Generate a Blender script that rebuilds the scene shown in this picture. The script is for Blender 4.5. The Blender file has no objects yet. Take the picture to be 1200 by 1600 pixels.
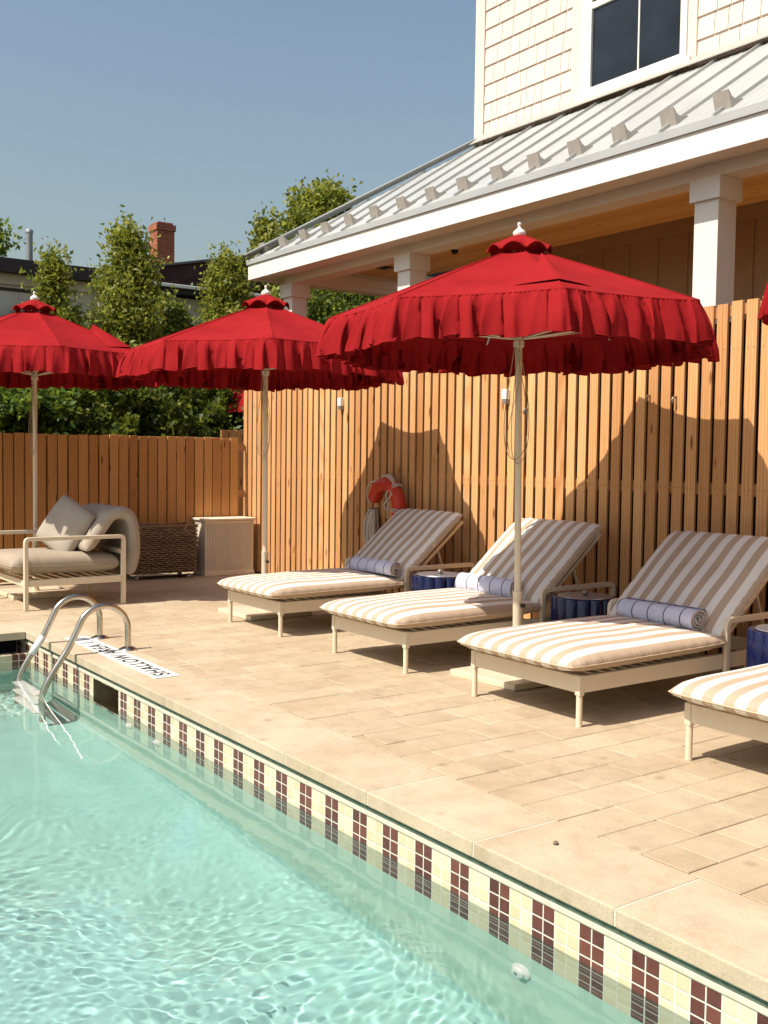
import bpy, bmesh, math, random
import numpy as np
from mathutils import Vector, Matrix
R = math.radians
random.seed(7); rng = np.random.default_rng(7)
S = bpy.context.scene
COL = S.collection

# ---------------------------------------------------------------- camera
cam = bpy.data.cameras.new('camera'); camo = bpy.data.objects.new('camera', cam); COL.objects.link(camo)
YA, PT, RO = R(-54.2936), 0.0519974735, 0.0130212433
d = Vector((math.sin(YA)*math.cos(PT), math.cos(YA)*math.cos(PT), -math.sin(PT)))
r0 = Vector((math.cos(YA), -math.sin(YA), 0)); u0 = r0.cross(d)
rr = r0*math.cos(RO)+u0*math.sin(RO); uu = -r0*math.sin(RO)+u0*math.cos(RO)
M = Matrix((rr, uu, -d)).transposed().to_4x4(); M.translation = Vector((0, 0, 1.55))
camo.matrix_world = M
cam.sensor_fit = 'VERTICAL'; cam.sensor_height = 36; cam.sensor_width = 27; cam.lens = 1623.67/1600*36
cam.clip_start = 0.05; cam.clip_end = 2000
S.camera = camo
# ---------------------------------------------------------------- world, sun, exposure
w = bpy.data.worlds.new('World'); S.world = w; w.use_nodes = True
nt = w.node_tree; sky = nt.nodes.new('ShaderNodeTexSky'); sky.sky_type = 'NISHITA'; sky.sun_disc = False
SUN = Vector((-0.06, -1.0, 1.38)).normalized()
sky.sun_elevation = math.asin(SUN.z); sky.sun_rotation = math.atan2(SUN.x, SUN.y)
sky.air_density = 1.7; sky.dust_density = 3.2; sky.ozone_density = 2.3
bg = nt.nodes['Background']; bg.inputs[1].default_value = 0.105
nt.links.new(sky.outputs[0], bg.inputs[0])
sl = bpy.data.lights.new('sun', 'SUN'); sl.energy = 5.0; sl.angle = R(0.5); sl.color = (1.0, 0.915, 0.79)
so = bpy.data.objects.new('sun', sl); COL.objects.link(so)
so.rotation_euler = (-SUN).to_track_quat('-Z', 'Y').to_euler(); so.location = SUN*30
S.view_settings.view_transform = 'Standard'; S.view_settings.look = 'None'
S.view_settings.exposure = 0.25; S.view_settings.gamma = 1.0
S.cycles.max_bounces = 10; S.cycles.diffuse_bounces = 3; S.cycles.transparent_max_bounces = 16
S.cycles.caustics_refractive = True; S.cycles.caustics_reflective = False
S.cycles.sample_clamp_indirect = 6.0

# ---------------------------------------------------------------- helpers
def tag(o, label=None, cat=None, group=None, kind=None):
    if label: o['label'] = label
    if cat: o['category'] = cat
    if group: o['group'] = group
    if kind: o['kind'] = kind
    return o
def empty(name, loc=(0, 0, 0), rz=0, parent=None):
    o = bpy.data.objects.new(name, None); COL.objects.link(o); o.location = loc; o.rotation_euler = (0, 0, rz)
    o.empty_display_size = .1
    if parent: o.parent = parent
    return o
def copy_tree(o, parent=None):
    c = o.copy(); COL.objects.link(c)
    if parent: c.parent = parent
    for ch in list(o.children): copy_tree(ch, c)
    return c
class MB:
    def __init__(s): s.v = []; s.f = []; s.a = []
    def add(s, vs, fs, a=0.0):
        n = len(s.v); s.v += [tuple(p) for p in vs]; s.f += [tuple(i+n for i in f) for f in fs]; s.a += [a]*len(fs)
        return s
    def box(s, x0, x1, y0, y1, z0, z1, a=0.0):
        if x1 < x0: x0, x1 = x1, x0
        if y1 < y0: y0, y1 = y1, y0
        if z1 < z0: z0, z1 = z1, z0
        vs = [(x, y, z) for x in (x0, x1) for y in (y0, y1) for z in (z0, z1)]
        return s.add(vs, [(0,1,3,2),(4,6,7,5),(0,4,5,1),(2,3,7,6),(0,2,6,4),(1,5,7,3)], a)
    def hexa(s, P, a=0.0):   # P: 8 points, bottom loop 0-3, top loop 4-7
        return s.add(P, [(3,2,1,0),(4,5,6,7),(0,1,5,4),(1,2,6,5),(2,3,7,6),(3,0,4,7)], a)
    def bar(s, p, q, w, h, a=0.0, up=(0,0,1)):
        p = Vector(p); q = Vector(q); dd = (q-p).normalized(); up = Vector(up)
        if abs(dd.dot(up)) > .98: up = Vector((0, 1, 0))
        sx = dd.cross(up).normalized(); sz = sx.cross(dd).normalized()
        P = []
        for c in (p, q):
            P += [c-sx*w/2-sz*h/2, c+sx*w/2-sz*h/2, c+sx*w/2+sz*h/2, c-sx*w/2+sz*h/2]
        return s.add(P, [(0,3,2,1),(4,5,6,7),(0,1,5,4),(1,2,6,5),(2,3,7,6),(3,0,4,7)], a)
    def tube(s, pts, r, n=10, caps=True, a=0.0, closed=False):
        pts = [Vector(p) for p in pts]; m = len(pts); rs = r if isinstance(r, (list, tuple)) else [r]*m
        prev = None; vs = []
        for i, p in enumerate(pts):
            if closed: t = (pts[(i+1) % m]-pts[i-1]).normalized()
            else: t = (pts[min(i+1, m-1)]-pts[max(i-1, 0)]).normalized()
            if prev is None:
                b = Vector((0, 0, 1)) if abs(t.z) < .9 else Vector((1, 0, 0))
                nn = t.cross(b).normalized()
            else:
                nn = (prev - t*prev.dot(t)).normalized()
            prev = nn; bb = t.cross(nn)
            for k in range(n):
                an = 2*math.pi*k/n; vs.append(p+(nn*math.cos(an)+bb*math.sin(an))*rs[i])
        fs = []
        for i in range(m if closed else m-1):
            j = (i+1) % m
            for k in range(n):
                fs.append((i*n+k, i*n+(k+1) % n, j*n+(k+1) % n, j*n+k))
        if caps and not closed: fs.append(tuple(range(n-1, -1, -1))); fs.append(tuple(range((m-1)*n, m*n)))
        return s.add(vs, fs, a)
    def lathe(s, prof, n=24, c=(0, 0, 0), a=0.0):
        vs = []; m = len(prof)
        for (r, z) in prof:
            for k in range(n):
                an = 2*math.pi*k/n; vs.append((c[0]+r*math.cos(an), c[1]+r*math.sin(an), c[2]+z))
        fs = []
        for i in range(m-1):
            for k in range(n): fs.append((i*n+k, i*n+(k+1) % n, (i+1)*n+(k+1) % n, (i+1)*n+k))
        fs.append(tuple(range(n-1, -1, -1))); fs.append(tuple(range((m-1)*n, m*n)))
        return s.add(vs, fs, a)
    def prism(s, poly, axis, t0, t1, a=0.0):   # poly of 2D points extruded along axis
        def P(u, v, t):
            return {0: (t, u, v), 1: (u, t, v), 2: (u, v, t)}[axis]
        n = len(poly); vs = [P(u, v, t0) for u, v in poly]+[P(u, v, t1) for u, v in poly]
        fs = [tuple(range(n)), tuple(range(2*n-1, n-1, -1))]+[(i, i+n, (i+1) % n+n, (i+1) % n) for i in range(n)]
        return s.add(vs, fs, a)
    def build(s, name, m, parent=None, loc=(0, 0, 0), rot=(0, 0, 0), smooth=False, bevel=0, attr=False, seg=2):
        me = bpy.data.meshes.new(name); me.from_pydata(s.v, [], s.f)
        if attr:
            at = me.attributes.new('rnd', 'FLOAT', 'FACE'); at.data.foreach_set('value', s.a)
        bm = bmesh.new(); bm.from_mesh(me); bmesh.ops.recalc_face_normals(bm, faces=bm.faces); bm.to_mesh(me); bm.free()
        me.materials.append(m); me.update()
        if smooth:
            me.polygons.foreach_set('use_smooth', [True]*len(me.polygons))
            if smooth == 'angle': me.set_sharp_from_angle(angle=R(40))
        o = bpy.data.objects.new(name, me); COL.objects.link(o); o.location = loc; o.rotation_euler = rot
        if parent: o.parent = parent
        if bevel:
            b = o.modifiers.new('bevel', 'BEVEL'); b.width = bevel; b.segments = seg; b.limit_method = 'ANGLE'; b.angle_limit = R(40)
        return o

# ---------------------------------------------------------------- materials
def N(nt, typ, **kw):
    n = nt.nodes.new(typ)
    for k, v in kw.items():
        if k == 'inp':
            for kk, vv in v.items(): n.inputs[kk].default_value = vv
        else: setattr(n, k, v)
    return n
def math_n(nt, op, a, b=None, c=None):
    n = nt.nodes.new('ShaderNodeMath'); n.operation = op
    for i, x in enumerate((a, b, c)):
        if x is None: continue
        if isinstance(x, (int, float)): n.inputs[i].default_value = x
        else: nt.links.new(x, n.inputs[i])
    return n.outputs[0]
def mix_c(nt, f, a, b, blend='MIX'):
    n = nt.nodes.new('ShaderNodeMix'); n.data_type = 'RGBA'; n.blend_type = blend
    for idx, x in ((0, f), (6, a), (7, b)):
        if isinstance(x, (int, float)): n.inputs[idx].default_value = x
        elif isinstance(x, tuple): n.inputs[idx].default_value = (*x[:3], 1)
        else: nt.links.new(x, n.inputs[idx])
    return n.outputs[2]
def ramp(nt, f, stops):
    n = nt.nodes.new('ShaderNodeValToRGB'); e = n.color_ramp.elements
    while len(e) < len(stops): e.new(0.5)
    for i, (p, c) in enumerate(stops):
        e[i].position = p; e[i].color = (*c, 1) if isinstance(c, tuple) else (c, c, c, 1)
    nt.links.new(f, n.inputs[0]); return n.outputs[0]
def noise(nt, vec, scale, detail=4, rough=.55, out=0):
    n = nt.nodes.new('ShaderNodeTexNoise'); n.inputs['Scale'].default_value = scale
    n.inputs['Detail'].default_value = detail; n.inputs['Roughness'].default_value = rough
    if vec is not None: nt.links.new(vec, n.inputs['Vector'])
    return n.outputs[out]
def mapping(nt, vec, scale=(1, 1, 1), loc=(0, 0, 0), rot=(0, 0, 0)):
    n = nt.nodes.new('ShaderNodeMapping'); n.inputs['Scale'].default_value = scale
    n.inputs['Location'].default_value = loc; n.inputs['Rotation'].default_value = rot
    nt.links.new(vec, n.inputs['Vector']); return n.outputs[0]
def newmat(name, rough=.5, metal=0, spec=.5):
    m = bpy.data.materials.new(name); m.use_nodes = True; nt = m.node_tree
    p = nt.nodes['Principled BSDF']; p.inputs['Roughness'].default_value = rough
    p.inputs['Metallic'].default_value = metal; p.inputs['Specular IOR Level'].default_value = spec
    tc = nt.nodes.new('ShaderNodeTexCoord')
    return m, nt, p, tc.outputs['Object']
def bump(nt, p, h, strength=.3, dist=.01):
    b = nt.nodes.new('ShaderNodeBump'); b.inputs['Strength'].default_value = strength; b.inputs['Distance'].default_value = dist
    nt.links.new(h, b.inputs['Height']); nt.links.new(b.outputs[0], p.inputs['Normal'])
def plain(name, c, rough=.5, metal=0, var=.12, scale=8, bmp=.15, bscale=60, spec=.5, bd=.002):
    m, nt, p, oc = newmat(name, rough, metal, spec)
    n1 = noise(nt, oc, scale, 5)
    dark = tuple(x*(1-var) for x in c); lite = tuple(min(1, x*(1+var)) for x in c)
    nt.links.new(ramp(nt, n1, [(.3, dark), (.7, lite)]), p.inputs['Base Color'])
    if bmp: bump(nt, p, noise(nt, oc, bscale, 4), bmp, bd)
    return m

def wood_mat(name, axis, pitch, offs, c_lo, c_mid, c_hi, knots=True, long_axis=2, rough=.62, gscale=1.0, nails=()):
    m, nt, p, oc = newmat(name, rough, 0, .3)
    sx = N(nt, 'ShaderNodeSeparateXYZ'); nt.links.new(oc, sx.inputs[0])
    idx = math_n(nt, 'FLOOR', math_n(nt, 'DIVIDE', math_n(nt, 'SUBTRACT', sx.outputs[axis], offs), pitch))
    wn = N(nt, 'ShaderNodeTexWhiteNoise', noise_dimensions='1D'); nt.links.new(idx, wn.inputs['W'])
    wn2 = N(nt, 'ShaderNodeTexWhiteNoise', noise_dimensions='1D'); nt.links.new(math_n(nt, 'ADD', idx, 77.3), wn2.inputs['W'])
    off = N(nt, 'ShaderNodeCombineXYZ'); 
    for i in range(3): nt.links.new(math_n(nt, 'MULTIPLY', wn.outputs[0], 31.0+i*7), off.inputs[i])
    va = N(nt, 'ShaderNodeVectorMath', operation='ADD'); nt.links.new(oc, va.inputs[0]); nt.links.new(off.outputs[0], va.inputs[1])
    sc = [22*gscale]*3; sc[long_axis] = 1.3*gscale
    v2 = mapping(nt, va.outputs[0], tuple(sc))
    g1 = noise(nt, v2, 1.6, 6, .65)
    wv = N(nt, 'ShaderNodeTexWave', wave_type='RINGS', rings_direction='X' if axis == 1 else 'Y')
    sc2 = [9*gscale]*3; sc2[long_axis] = .55*gscale
    nt.links.new(mapping(nt, va.outputs[0], tuple(sc2)), wv.inputs['Vector'])
    wv.inputs['Scale'].default_value = 1.4; wv.inputs['Distortion'].default_value = 6; wv.inputs['Detail'].default_value = 3
    g = math_n(nt, 'ADD', math_n(nt, 'MULTIPLY', g1, .65), math_n(nt, 'MULTIPLY', wv.outputs[1], .35))
    col = ramp(nt, g, [(.25, c_lo), (.5, c_mid), (.78, c_hi)])
    # board to board variation
    br = ramp(nt, wn2.outputs[0], [(0, (.80, .72, .66)), (.3, (.95, .92, .90)), (.7, (1.03, 1.0, 1.0)), (1, (1.12, 1.17, 1.22))])
    col = mix_c(nt, 1.0, col, br, 'MULTIPLY')
    if knots:
        vo = N(nt, 'ShaderNodeTexVoronoi', feature='F1'); sc3 = [9.0]*3; sc3[long_axis] = 2.4
        nt.links.new(mapping(nt, va.outputs[0], tuple(sc3)), vo.inputs['Vector']); vo.inputs['Scale'].default_value = 1.0
        kn = ramp(nt, vo.outputs['Distance'], [(0.0, 1.0), (.09, .9), (.17, 0.0)])
        vr = N(nt, 'ShaderNodeSeparateColor'); nt.links.new(vo.outputs['Color'], vr.inputs[0])
        kn = math_n(nt, 'MULTIPLY', kn, math_n(nt, 'GREATER_THAN', vr.outputs[0], .35))
        col = mix_c(nt, kn, col, (c_lo[0]*.45, c_lo[1]*.33, c_lo[2]*.25))
    if nails:
        xf = math_n(nt, 'SUBTRACT', math_n(nt, 'MULTIPLY', math_n(nt, 'FRACT', math_n(nt, 'DIVIDE', sx.outputs[axis], pitch)), pitch), pitch/2)
        dx = math_n(nt, 'SUBTRACT', math_n(nt, 'ABSOLUTE', xf), .022)
        for zn in nails:
            dz = math_n(nt, 'SUBTRACT', sx.outputs[2], zn)
            rd = math_n(nt, 'SQRT', math_n(nt, 'ADD', math_n(nt, 'MULTIPLY', dx, dx), math_n(nt, 'MULTIPLY', dz, dz)))
            col = mix_c(nt, math_n(nt, 'LESS_THAN', rd, .0045), col, (.10, .07, .05))
    nt.links.new(col, p.inputs['Base Color']); bump(nt, p, g, .25, .003)
    return m

MAT = {}
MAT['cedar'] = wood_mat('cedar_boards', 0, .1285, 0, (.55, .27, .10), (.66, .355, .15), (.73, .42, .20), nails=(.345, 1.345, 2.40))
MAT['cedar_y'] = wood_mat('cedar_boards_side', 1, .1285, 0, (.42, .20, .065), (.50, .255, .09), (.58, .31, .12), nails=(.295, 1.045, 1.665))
MAT['cedar_rail'] = plain('cedar_rail', (.42, .22, .09), .7, var=.2, scale=6)
MAT['gap_shade_liner'] = plain('gap_shade_and_liner', (.035, .016, .009), .9, var=.2)  # near-black: shade between fence boards put into the colour; also the basket liner
MAT['ceil'] = wood_mat('pine_ceiling', 1, .14, 0, (.60, .36, .13), (.72, .47, .20), (.80, .56, .27), long_axis=0)
MAT['cream'] = plain('cream_powder_coat', (.70, .60, .455), .38, var=.03, scale=3, bmp=.03)
MAT['white_trim'] = plain('painted_white_trim', (.82, .79, .745), .5, var=.03, scale=2, bmp=.06, bscale=30)
MAT['white_post'] = plain('painted_white_post', (.80, .76, .71), .5, var=.03, scale=2, bmp=.06, bscale=30)
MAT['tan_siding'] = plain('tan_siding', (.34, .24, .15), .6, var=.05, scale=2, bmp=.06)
MAT['win_frame'] = plain('window_vinyl', (.82, .80, .73), .4, var=.02, bmp=0)
MAT['steel'] = plain('stainless_steel', (.50, .45, .37), .24, 1, var=.1, scale=12, bmp=.04, bscale=90)
MAT['white_plastic'] = plain('white_plastic', (.8, .8, .78), .4, var=.03, bmp=0)
MAT['dark'] = plain('dark_gap', (.012, .012, .012), .8, var=.1, bmp=0)
MAT['rope'] = plain('white_rope', (.62, .56, .48), .9, var=.15, scale=60, bmp=.5, bscale=300)
MAT['cord'] = plain('tan_cord', (.42, .32, .20), .8, var=.1, bmp=0)
MAT['orange'] = plain('orange_buoy', (.56, .038, .014), .45, var=.12, scale=10, bmp=.1)
MAT['chest'] = plain('beige_resin', (.80, .71, .57), .55, var=.05, bmp=.1)
MAT['wicker'] = plain('brown_wicker', (.27, .18, .11), .7, var=.45, scale=30, bmp=.3)
MAT['greymetal'] = plain('grey_metal', (.30, .31, .31), .5, .5, var=.15)
MAT['stone_cap'] = plain('table_top_glaze', (.50, .50, .54), .3, .75, var=.03, bmp=0)
MAT['knob'] = plain('pewter_knob', (.25, .23, .20), .35, .6, bmp=0)

def roof_metal():
    m, nt, p, oc = newmat('galvalume_roof', .42, .25)
    n1 = noise(nt, oc, 1.3, 4); nt.links.new(ramp(nt, n1, [(.3, (.44, .455, .45)), (.7, (.52, .53, .52))]), p.inputs['Base Color'])
    bump(nt, p, noise(nt, mapping(nt, oc, (1, .2, .2)), 3, 2), .1, .01); return m
MAT['roof'] = roof_metal()
MAT['guard'] = plain('snow_guard_metal', (.46, .42, .38), .5, .2, var=.08)

def shakes():
    m, nt, p, oc = newmat('painted_shingle', .6, 0, .3)
    at = N(nt, 'ShaderNodeAttribute', attribute_name='rnd')
    n1 = noise(nt, mapping(nt, oc, (60, 60, 4)), 1, 4)
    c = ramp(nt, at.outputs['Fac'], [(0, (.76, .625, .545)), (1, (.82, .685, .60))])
    nt.links.new(c, p.inputs['Base Color']); bump(nt, p, n1, .35, .003); return m
MAT['shakes'] = shakes()

def glass_dark(name, c=(.02, .025, .03)):
    m, nt, p, oc = newmat(name, .04, 0, .9)
    n1 = noise(nt, oc, 1.2, 3)
    nt.links.new(ramp(nt, n1, [(.35, c), (.7, tuple(x*2.2 for x in c))]), p.inputs['Base Color'])
    wv = noise(nt, mapping(nt, oc, (1, 1, 9)), 2.0, 2); bump(nt, p, wv, .05, .01); return m
MAT['glass'] = glass_dark('window_glass', (.010, .013, .018)); MAT['glass'].node_tree.nodes['Principled BSDF'].inputs['Specular IOR Level'].default_value = .35
MAT['glass2'] = glass_dark('far_window_glass', (.09, .13, .13))

def red_fabric():
    m, nt, p, oc = newmat('red_canvas', .85, 0, .15)
    n1 = noise(nt, oc, 3, 4); c = ramp(nt, n1, [(.3, (.245, .010, .012)), (.7, (.315, .0145, .017))])
    nt.links.new(c, p.inputs['Base Color'])
    p.inputs['Specular IOR Level'].default_value = .05
    n2 = noise(nt, oc, 6, 4); n3 = noise(nt, oc, 260, 2)
    h = math_n(nt, 'ADD', n2, math_n(nt, 'MULTIPLY', n3, .10)); bump(nt, p, h, .5, .02)
    return m
MAT['red'] = red_fabric()

def stripes():
    m, nt, p, oc = newmat('striped_canvas', .9, 0, .1)
    sx = N(nt, 'ShaderNodeSeparateXYZ'); nt.links.new(oc, sx.inputs[0])
    wob = math_n(nt, 'MULTIPLY', math_n(nt, 'SUBTRACT', noise(nt, oc, 3, 1), .5), .005)
    x = math_n(nt, 'ADD', sx.outputs[0], wob)
    fr = math_n(nt, 'FRACT', math_n(nt, 'ADD', math_n(nt, 'DIVIDE', x, .128), .25+10))
    s = ramp(nt, fr, [(.0, 1.0), (.485, 1.0), (.5, 0.0), (.985, 0.0), (1.0, 1.0)])
    s = math_n(nt, 'MAXIMUM', s, math_n(nt, 'GREATER_THAN', math_n(nt, 'ABSOLUTE', sx.outputs[0]), .48))
    n3 = noise(nt, oc, 4, 3)
    tan = ramp(nt, n3, [(.3, (.44, .335, .245)), (.7, (.49, .375, .28))]); wht = ramp(nt, n3, [(.3, (.70, .67, .63)), (.7, (.76, .73, .68))])
    nt.links.new(mix_c(nt, s, wht, tan), p.inputs['Base Color'])
    # puckers towards the side seams
    ed = math_n(nt, 'GREATER_THAN', math_n(nt, 'ABSOLUTE', sx.outputs[0]), .47)
    pk = noise(nt, mapping(nt, oc, (6, 75, 6)), 1, 2)
    h = math_n(nt, 'ADD', math_n(nt, 'MULTIPLY', math_n(nt, 'MULTIPLY', pk, ed), 1.0), math_n(nt, 'ADD', math_n(nt, 'MULTIPLY', noise(nt, oc, 7, 3), .5), math_n(nt, 'MULTIPLY', noise(nt, oc, 300, 2), .05)))
    bump(nt, p, h, .6, .012); return m
MAT['stripes'] = stripes()
MAT['tan_pipe'] = plain('tan_seam', (.56, .42, .28), .9, var=.05)

def fabric(name, c, bd=.012):
    m, nt, p, oc = newmat(name, .95, 0, .1)
    n1 = noise(nt, oc, 5, 4)
    nt.links.new(ramp(nt, n1, [(.3, tuple(x*.92 for x in c)), (.7, tuple(x*1.06 for x in c))]), p.inputs['Base Color'])
    h = math_n(nt, 'ADD', noise(nt, oc, 8, 3), math_n(nt, 'MULTIPLY', noise(nt, oc, 320, 2), .1)); bump(nt, p, h, .4, bd); return m
MAT['taupe'] = fabric('taupe_fabric', (.37, .31, .24))
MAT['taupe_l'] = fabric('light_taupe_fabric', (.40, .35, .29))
MAT['greyfab'] = fabric('slate_fabric', (.17, .165, .17))

def towel_mat():
    m, nt, p, oc = newmat('striped_towel', 1.0, 0, .05)
    sx = N(nt, 'ShaderNodeSeparateXYZ'); nt.links.new(oc, sx.inputs[0])
    fr = math_n(nt, 'FRACT', math_n(nt, 'ADD', math_n(nt, 'DIVIDE', sx.outputs[0], .137), 10.38))
    s = ramp(nt, fr, [(0, 1.0), (.055, 1.0), (.075, 0.0), (1.0, 0.0)])
    rim = math_n(nt, 'GREATER_THAN', sx.outputs[0], .318)
    base = mix_c(nt, rim, ramp(nt, noise(nt, oc, 20, 3), [(.3, (.60, .62, .78)), (.7, (.68, .70, .84))]), (.60, .52, .49))
    nt.links.new(mix_c(nt, s, base, (.075, .055, .10)), p.inputs['Base Color'])
    h = math_n(nt, 'ADD', noise(nt, oc, 220, 3, .8), math_n(nt, 'MULTIPLY', noise(nt, oc, 18, 3), 2.0)); bump(nt, p, h, .7, .008)
    return m
MAT['towel'] = towel_mat()
MAT['navy'] = plain('navy_glaze', (.006, .010, .052), .12, var=.15, scale=3, bmp=.03, bscale=12)

def paver_mat(name, lo, mid, hi, stain=.35):
    m, nt, p, oc = newmat(name, .85, 0, .2)
    at = N(nt, 'ShaderNodeAttribute', attribute_name='rnd')
    off = N(nt, 'ShaderNodeVectorMath', operation='ADD'); nt.links.new(oc, off.inputs[0])
    sc = N(nt, 'ShaderNodeVectorMath', operation='SCALE'); sc.inputs[0].default_value = (13, 7, 3); nt.links.new(at.outputs['Fac'], sc.inputs['Scale'])
    nt.links.new(sc.outputs[0], off.inputs[1])
    n1 = noise(nt, off.outputs[0], 2.6, 6, .6); n2 = noise(nt, oc, 1.1, 5)
    f = math_n(nt, 'ADD', math_n(nt, 'MULTIPLY', n1, .72), math_n(nt, 'MULTIPLY', at.outputs['Fac'], .28))
    c = ramp(nt, f, [(.2, lo), (.5, mid), (.8, hi)])
    st = ramp(nt, noise(nt, oc, 3.7, 5, .7), [(.56, 0.0), (.72, stain)])
    c = mix_c(nt, st, c, (lo[0]*.62, lo[1]*.55, lo[2]*.48))
    mt = ramp(nt, noise(nt, off.outputs[0], 7, 6, .7), [(.3, .86), (.5, 1.0), (.75, 1.08)]); c = mix_c(nt, 1.0, c, mt, 'MULTIPLY')
    sp2 = ramp(nt, noise(nt, oc, 1.7, 3, .6), [(.35, (.93, .90, .86)), (.6, (1.02, 1.02, 1.02))]); c = mix_c(nt, 1.0, c, sp2, 'MULTIPLY')
    vd = N(nt, 'ShaderNodeTexVoronoi', feature='F1'); nt.links.new(oc, vd.inputs['Vector']); vd.inputs['Scale'].default_value = 5.5
    vs_ = N(nt, 'ShaderNodeSeparateColor'); nt.links.new(vd.outputs['Color'], vs_.inputs[0])
    spot = math_n(nt, 'MULTIPLY', ramp(nt, vd.outputs['Distance'], [(.03, .55), (.22, 0.0)]), math_n(nt, 'GREATER_THAN', vs_.outputs[0], .8))
    c = mix_c(nt, spot, c, (lo[0]*.55, lo[1]*.5, lo[2]*.42))
    sp = ramp(nt, noise(nt, oc, 140, 3, .8), [(.35, .82), (.6, 1.0)]); c = mix_c(nt, 1.0, c, sp, 'MULTIPLY')
    nt.links.new(c, p.inputs['Base Color'])
    bump(nt, p, math_n(nt, 'ADD', noise(nt, oc, 90, 4, .7), math_n(nt, 'MULTIPLY', noise(nt, off.outputs[0], 12, 4), 1.2)), .45, .004)
    return m
MAT['paver'] = paver_mat('patio_paver', (.455, .36, .245), (.51, .41, .285), (.57, .47, .335))
MAT['coping'] = paver_mat('coping_stone', (.52, .42, .30), (.575, .47, .34), (.63, .525, .385), .35)
MAT['joint'] = plain('sand_joint', (.26, .18, .11), .95, var=.25, scale=20)
MAT['joint_l'] = plain('pale_mortar', (.62, .55, .44), .9, var=.1, scale=30)
MAT['ground'] = plain('ground_soil', (.12, .10, .06), .95, var=.4, scale=1.5)

def tile_mat(axis, name='mosaic_tile', flat=False, z0=-.119, pz=.0585):
    m, nt, p, oc = newmat(name, .12, 0, .5)
    sx = N(nt, 'ShaderNodeSeparateXYZ'); nt.links.new(oc, sx.inputs[0])
    px = .06125
    u = math_n(nt, 'DIVIDE', math_n(nt, 'ADD', sx.outputs[axis], 2.567+px*400), px)
    if flat: v = math_n(nt, 'DIVIDE', math_n(nt, 'ADD', sx.outputs[1-axis], 60.0+.03), .06)
    else: v = math_n(nt, 'DIVIDE', math_n(nt, 'SUBTRACT', z0+pz*20, sx.outputs[2]), pz)
    fu = math_n(nt, 'FRACT', u); fv = math_n(nt, 'FRACT', v)
    g = math_n(nt, 'MINIMUM', math_n(nt, 'MINIMUM', fu, math_n(nt, 'SUBTRACT', 1.0, fu)), math_n(nt, 'MINIMUM', fv, math_n(nt, 'SUBTRACT', 1.0, fv)))
    grout = ramp(nt, g, [(.035, 1.0), (.055, 0.0)])
    iu = math_n(nt, 'FLOOR', u); iv = math_n(nt, 'FLOOR', v)
    dk = math_n(nt, 'LESS_THAN', math_n(nt, 'MODULO', iu, 4.0), 1.5)
    cb = N(nt, 'ShaderNodeCombineXYZ'); nt.links.new(iu, cb.inputs[0]); nt.links.new(iv, cb.inputs[1])
    wn = N(nt, 'ShaderNodeTexWhiteNoise', noise_dimensions='2D'); nt.links.new(cb.outputs[0], wn.inputs['Vector'])
    cream = ramp(nt, wn.outputs[0], [(0, (.62, .52, .33)), (1, (.72, .63, .45))])
    br = ramp(nt, math_n(nt, 'ADD', math_n(nt, 'MULTIPLY', wn.outputs[0], .5), math_n(nt, 'MULTIPLY', noise(nt, oc, 45, 4), .5)), [(.25, (.085, .022, .016)), (.75, (.17, .05, .034))])
    c = mix_c(nt, dk, cream, br); c = mix_c(nt, grout, c, (.72, .68, .58))
    nt.links.new(c, p.inputs['Base Color'])
    nt.links.new(ramp(nt, grout, [(0, .12), (1, .8)]), p.inputs['Roughness'])
    h = math_n(nt, 'ADD', ramp(nt, g, [(.02, 0.0), (.12, 1.0)]), math_n(nt, 'MULTIPLY', noise(nt, oc, 25, 2), .25)); bump(nt, p, h, .35, .004)
    return m
MAT['throat'] = plain('skimmer_throat_lining', (.22, .15, .08), .4, var=.3, scale=9)
MAT['tile'] = tile_mat(0); MAT['tile_y'] = tile_mat(1, 'mosaic_tile_end'); MAT['tile_flat'] = tile_mat(1, 'mosaic_tile_ledge', True)
MAT['plaster'] = plain('aqua_pool_plaster', (.38, .645, .595), .8, var=.05, scale=2.5, bmp=.1)
MAT['plaster_w'] = plain('aqua_pool_wall_plaster', (.50, .70, .60), .8, var=.08, scale=4, bmp=.1)
MAT['setbed'] = plain('green_setting_bed', (.10, .14, .10), .9, var=.3, scale=40, bmp=.4)

def brick(name, c1, c2, mort, sc=4.2):
    m, nt, p, oc = newmat(name, .85, 0, .2)
    b = N(nt, 'ShaderNodeTexBrick'); b.inputs['Scale'].default_value = sc
    b.inputs['Color1'].default_value = (*c1, 1); b.inputs['Color2'].default_value = (*c2, 1); b.inputs['Mortar'].default_value = (*mort, 1)
    b.inputs['Mortar Size'].default_value = .018; b.inputs['Brick Width'].default_value = .9; b.inputs['Row Height'].default_value = .32
    sx = N(nt, 'ShaderNodeSeparateXYZ'); nt.links.new(oc, sx.inputs[0]); cb = N(nt, 'ShaderNodeCombineXYZ')
    nt.links.new(math_n(nt, 'ADD', sx.outputs[1], sx.outputs[0]), cb.inputs[0]); nt.links.new(sx.outputs[2], cb.inputs[1])
    nt.links.new(cb.outputs[0], b.inputs['Vector'])
    c = mix_c(nt, 1.0, b.outputs[0], ramp(nt, noise(nt, oc, 3, 4), [(.3, .75), (.7, 1.15)]), 'MULTIPLY')
    nt.links.new(c, p.inputs['Base Color']); bump(nt, p, b.outputs[1], -.4, .01); return m
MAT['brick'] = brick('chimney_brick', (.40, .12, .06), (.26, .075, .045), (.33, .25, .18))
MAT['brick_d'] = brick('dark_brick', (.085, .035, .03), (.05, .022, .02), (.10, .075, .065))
MAT['clap'] = plain('cream_clapboard', (.56, .49, .36), .7, var=.08, scale=2)
MAT['black_trim'] = plain('dark_brown_fascia', (.022, .014, .014), .6, var=.2)
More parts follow.
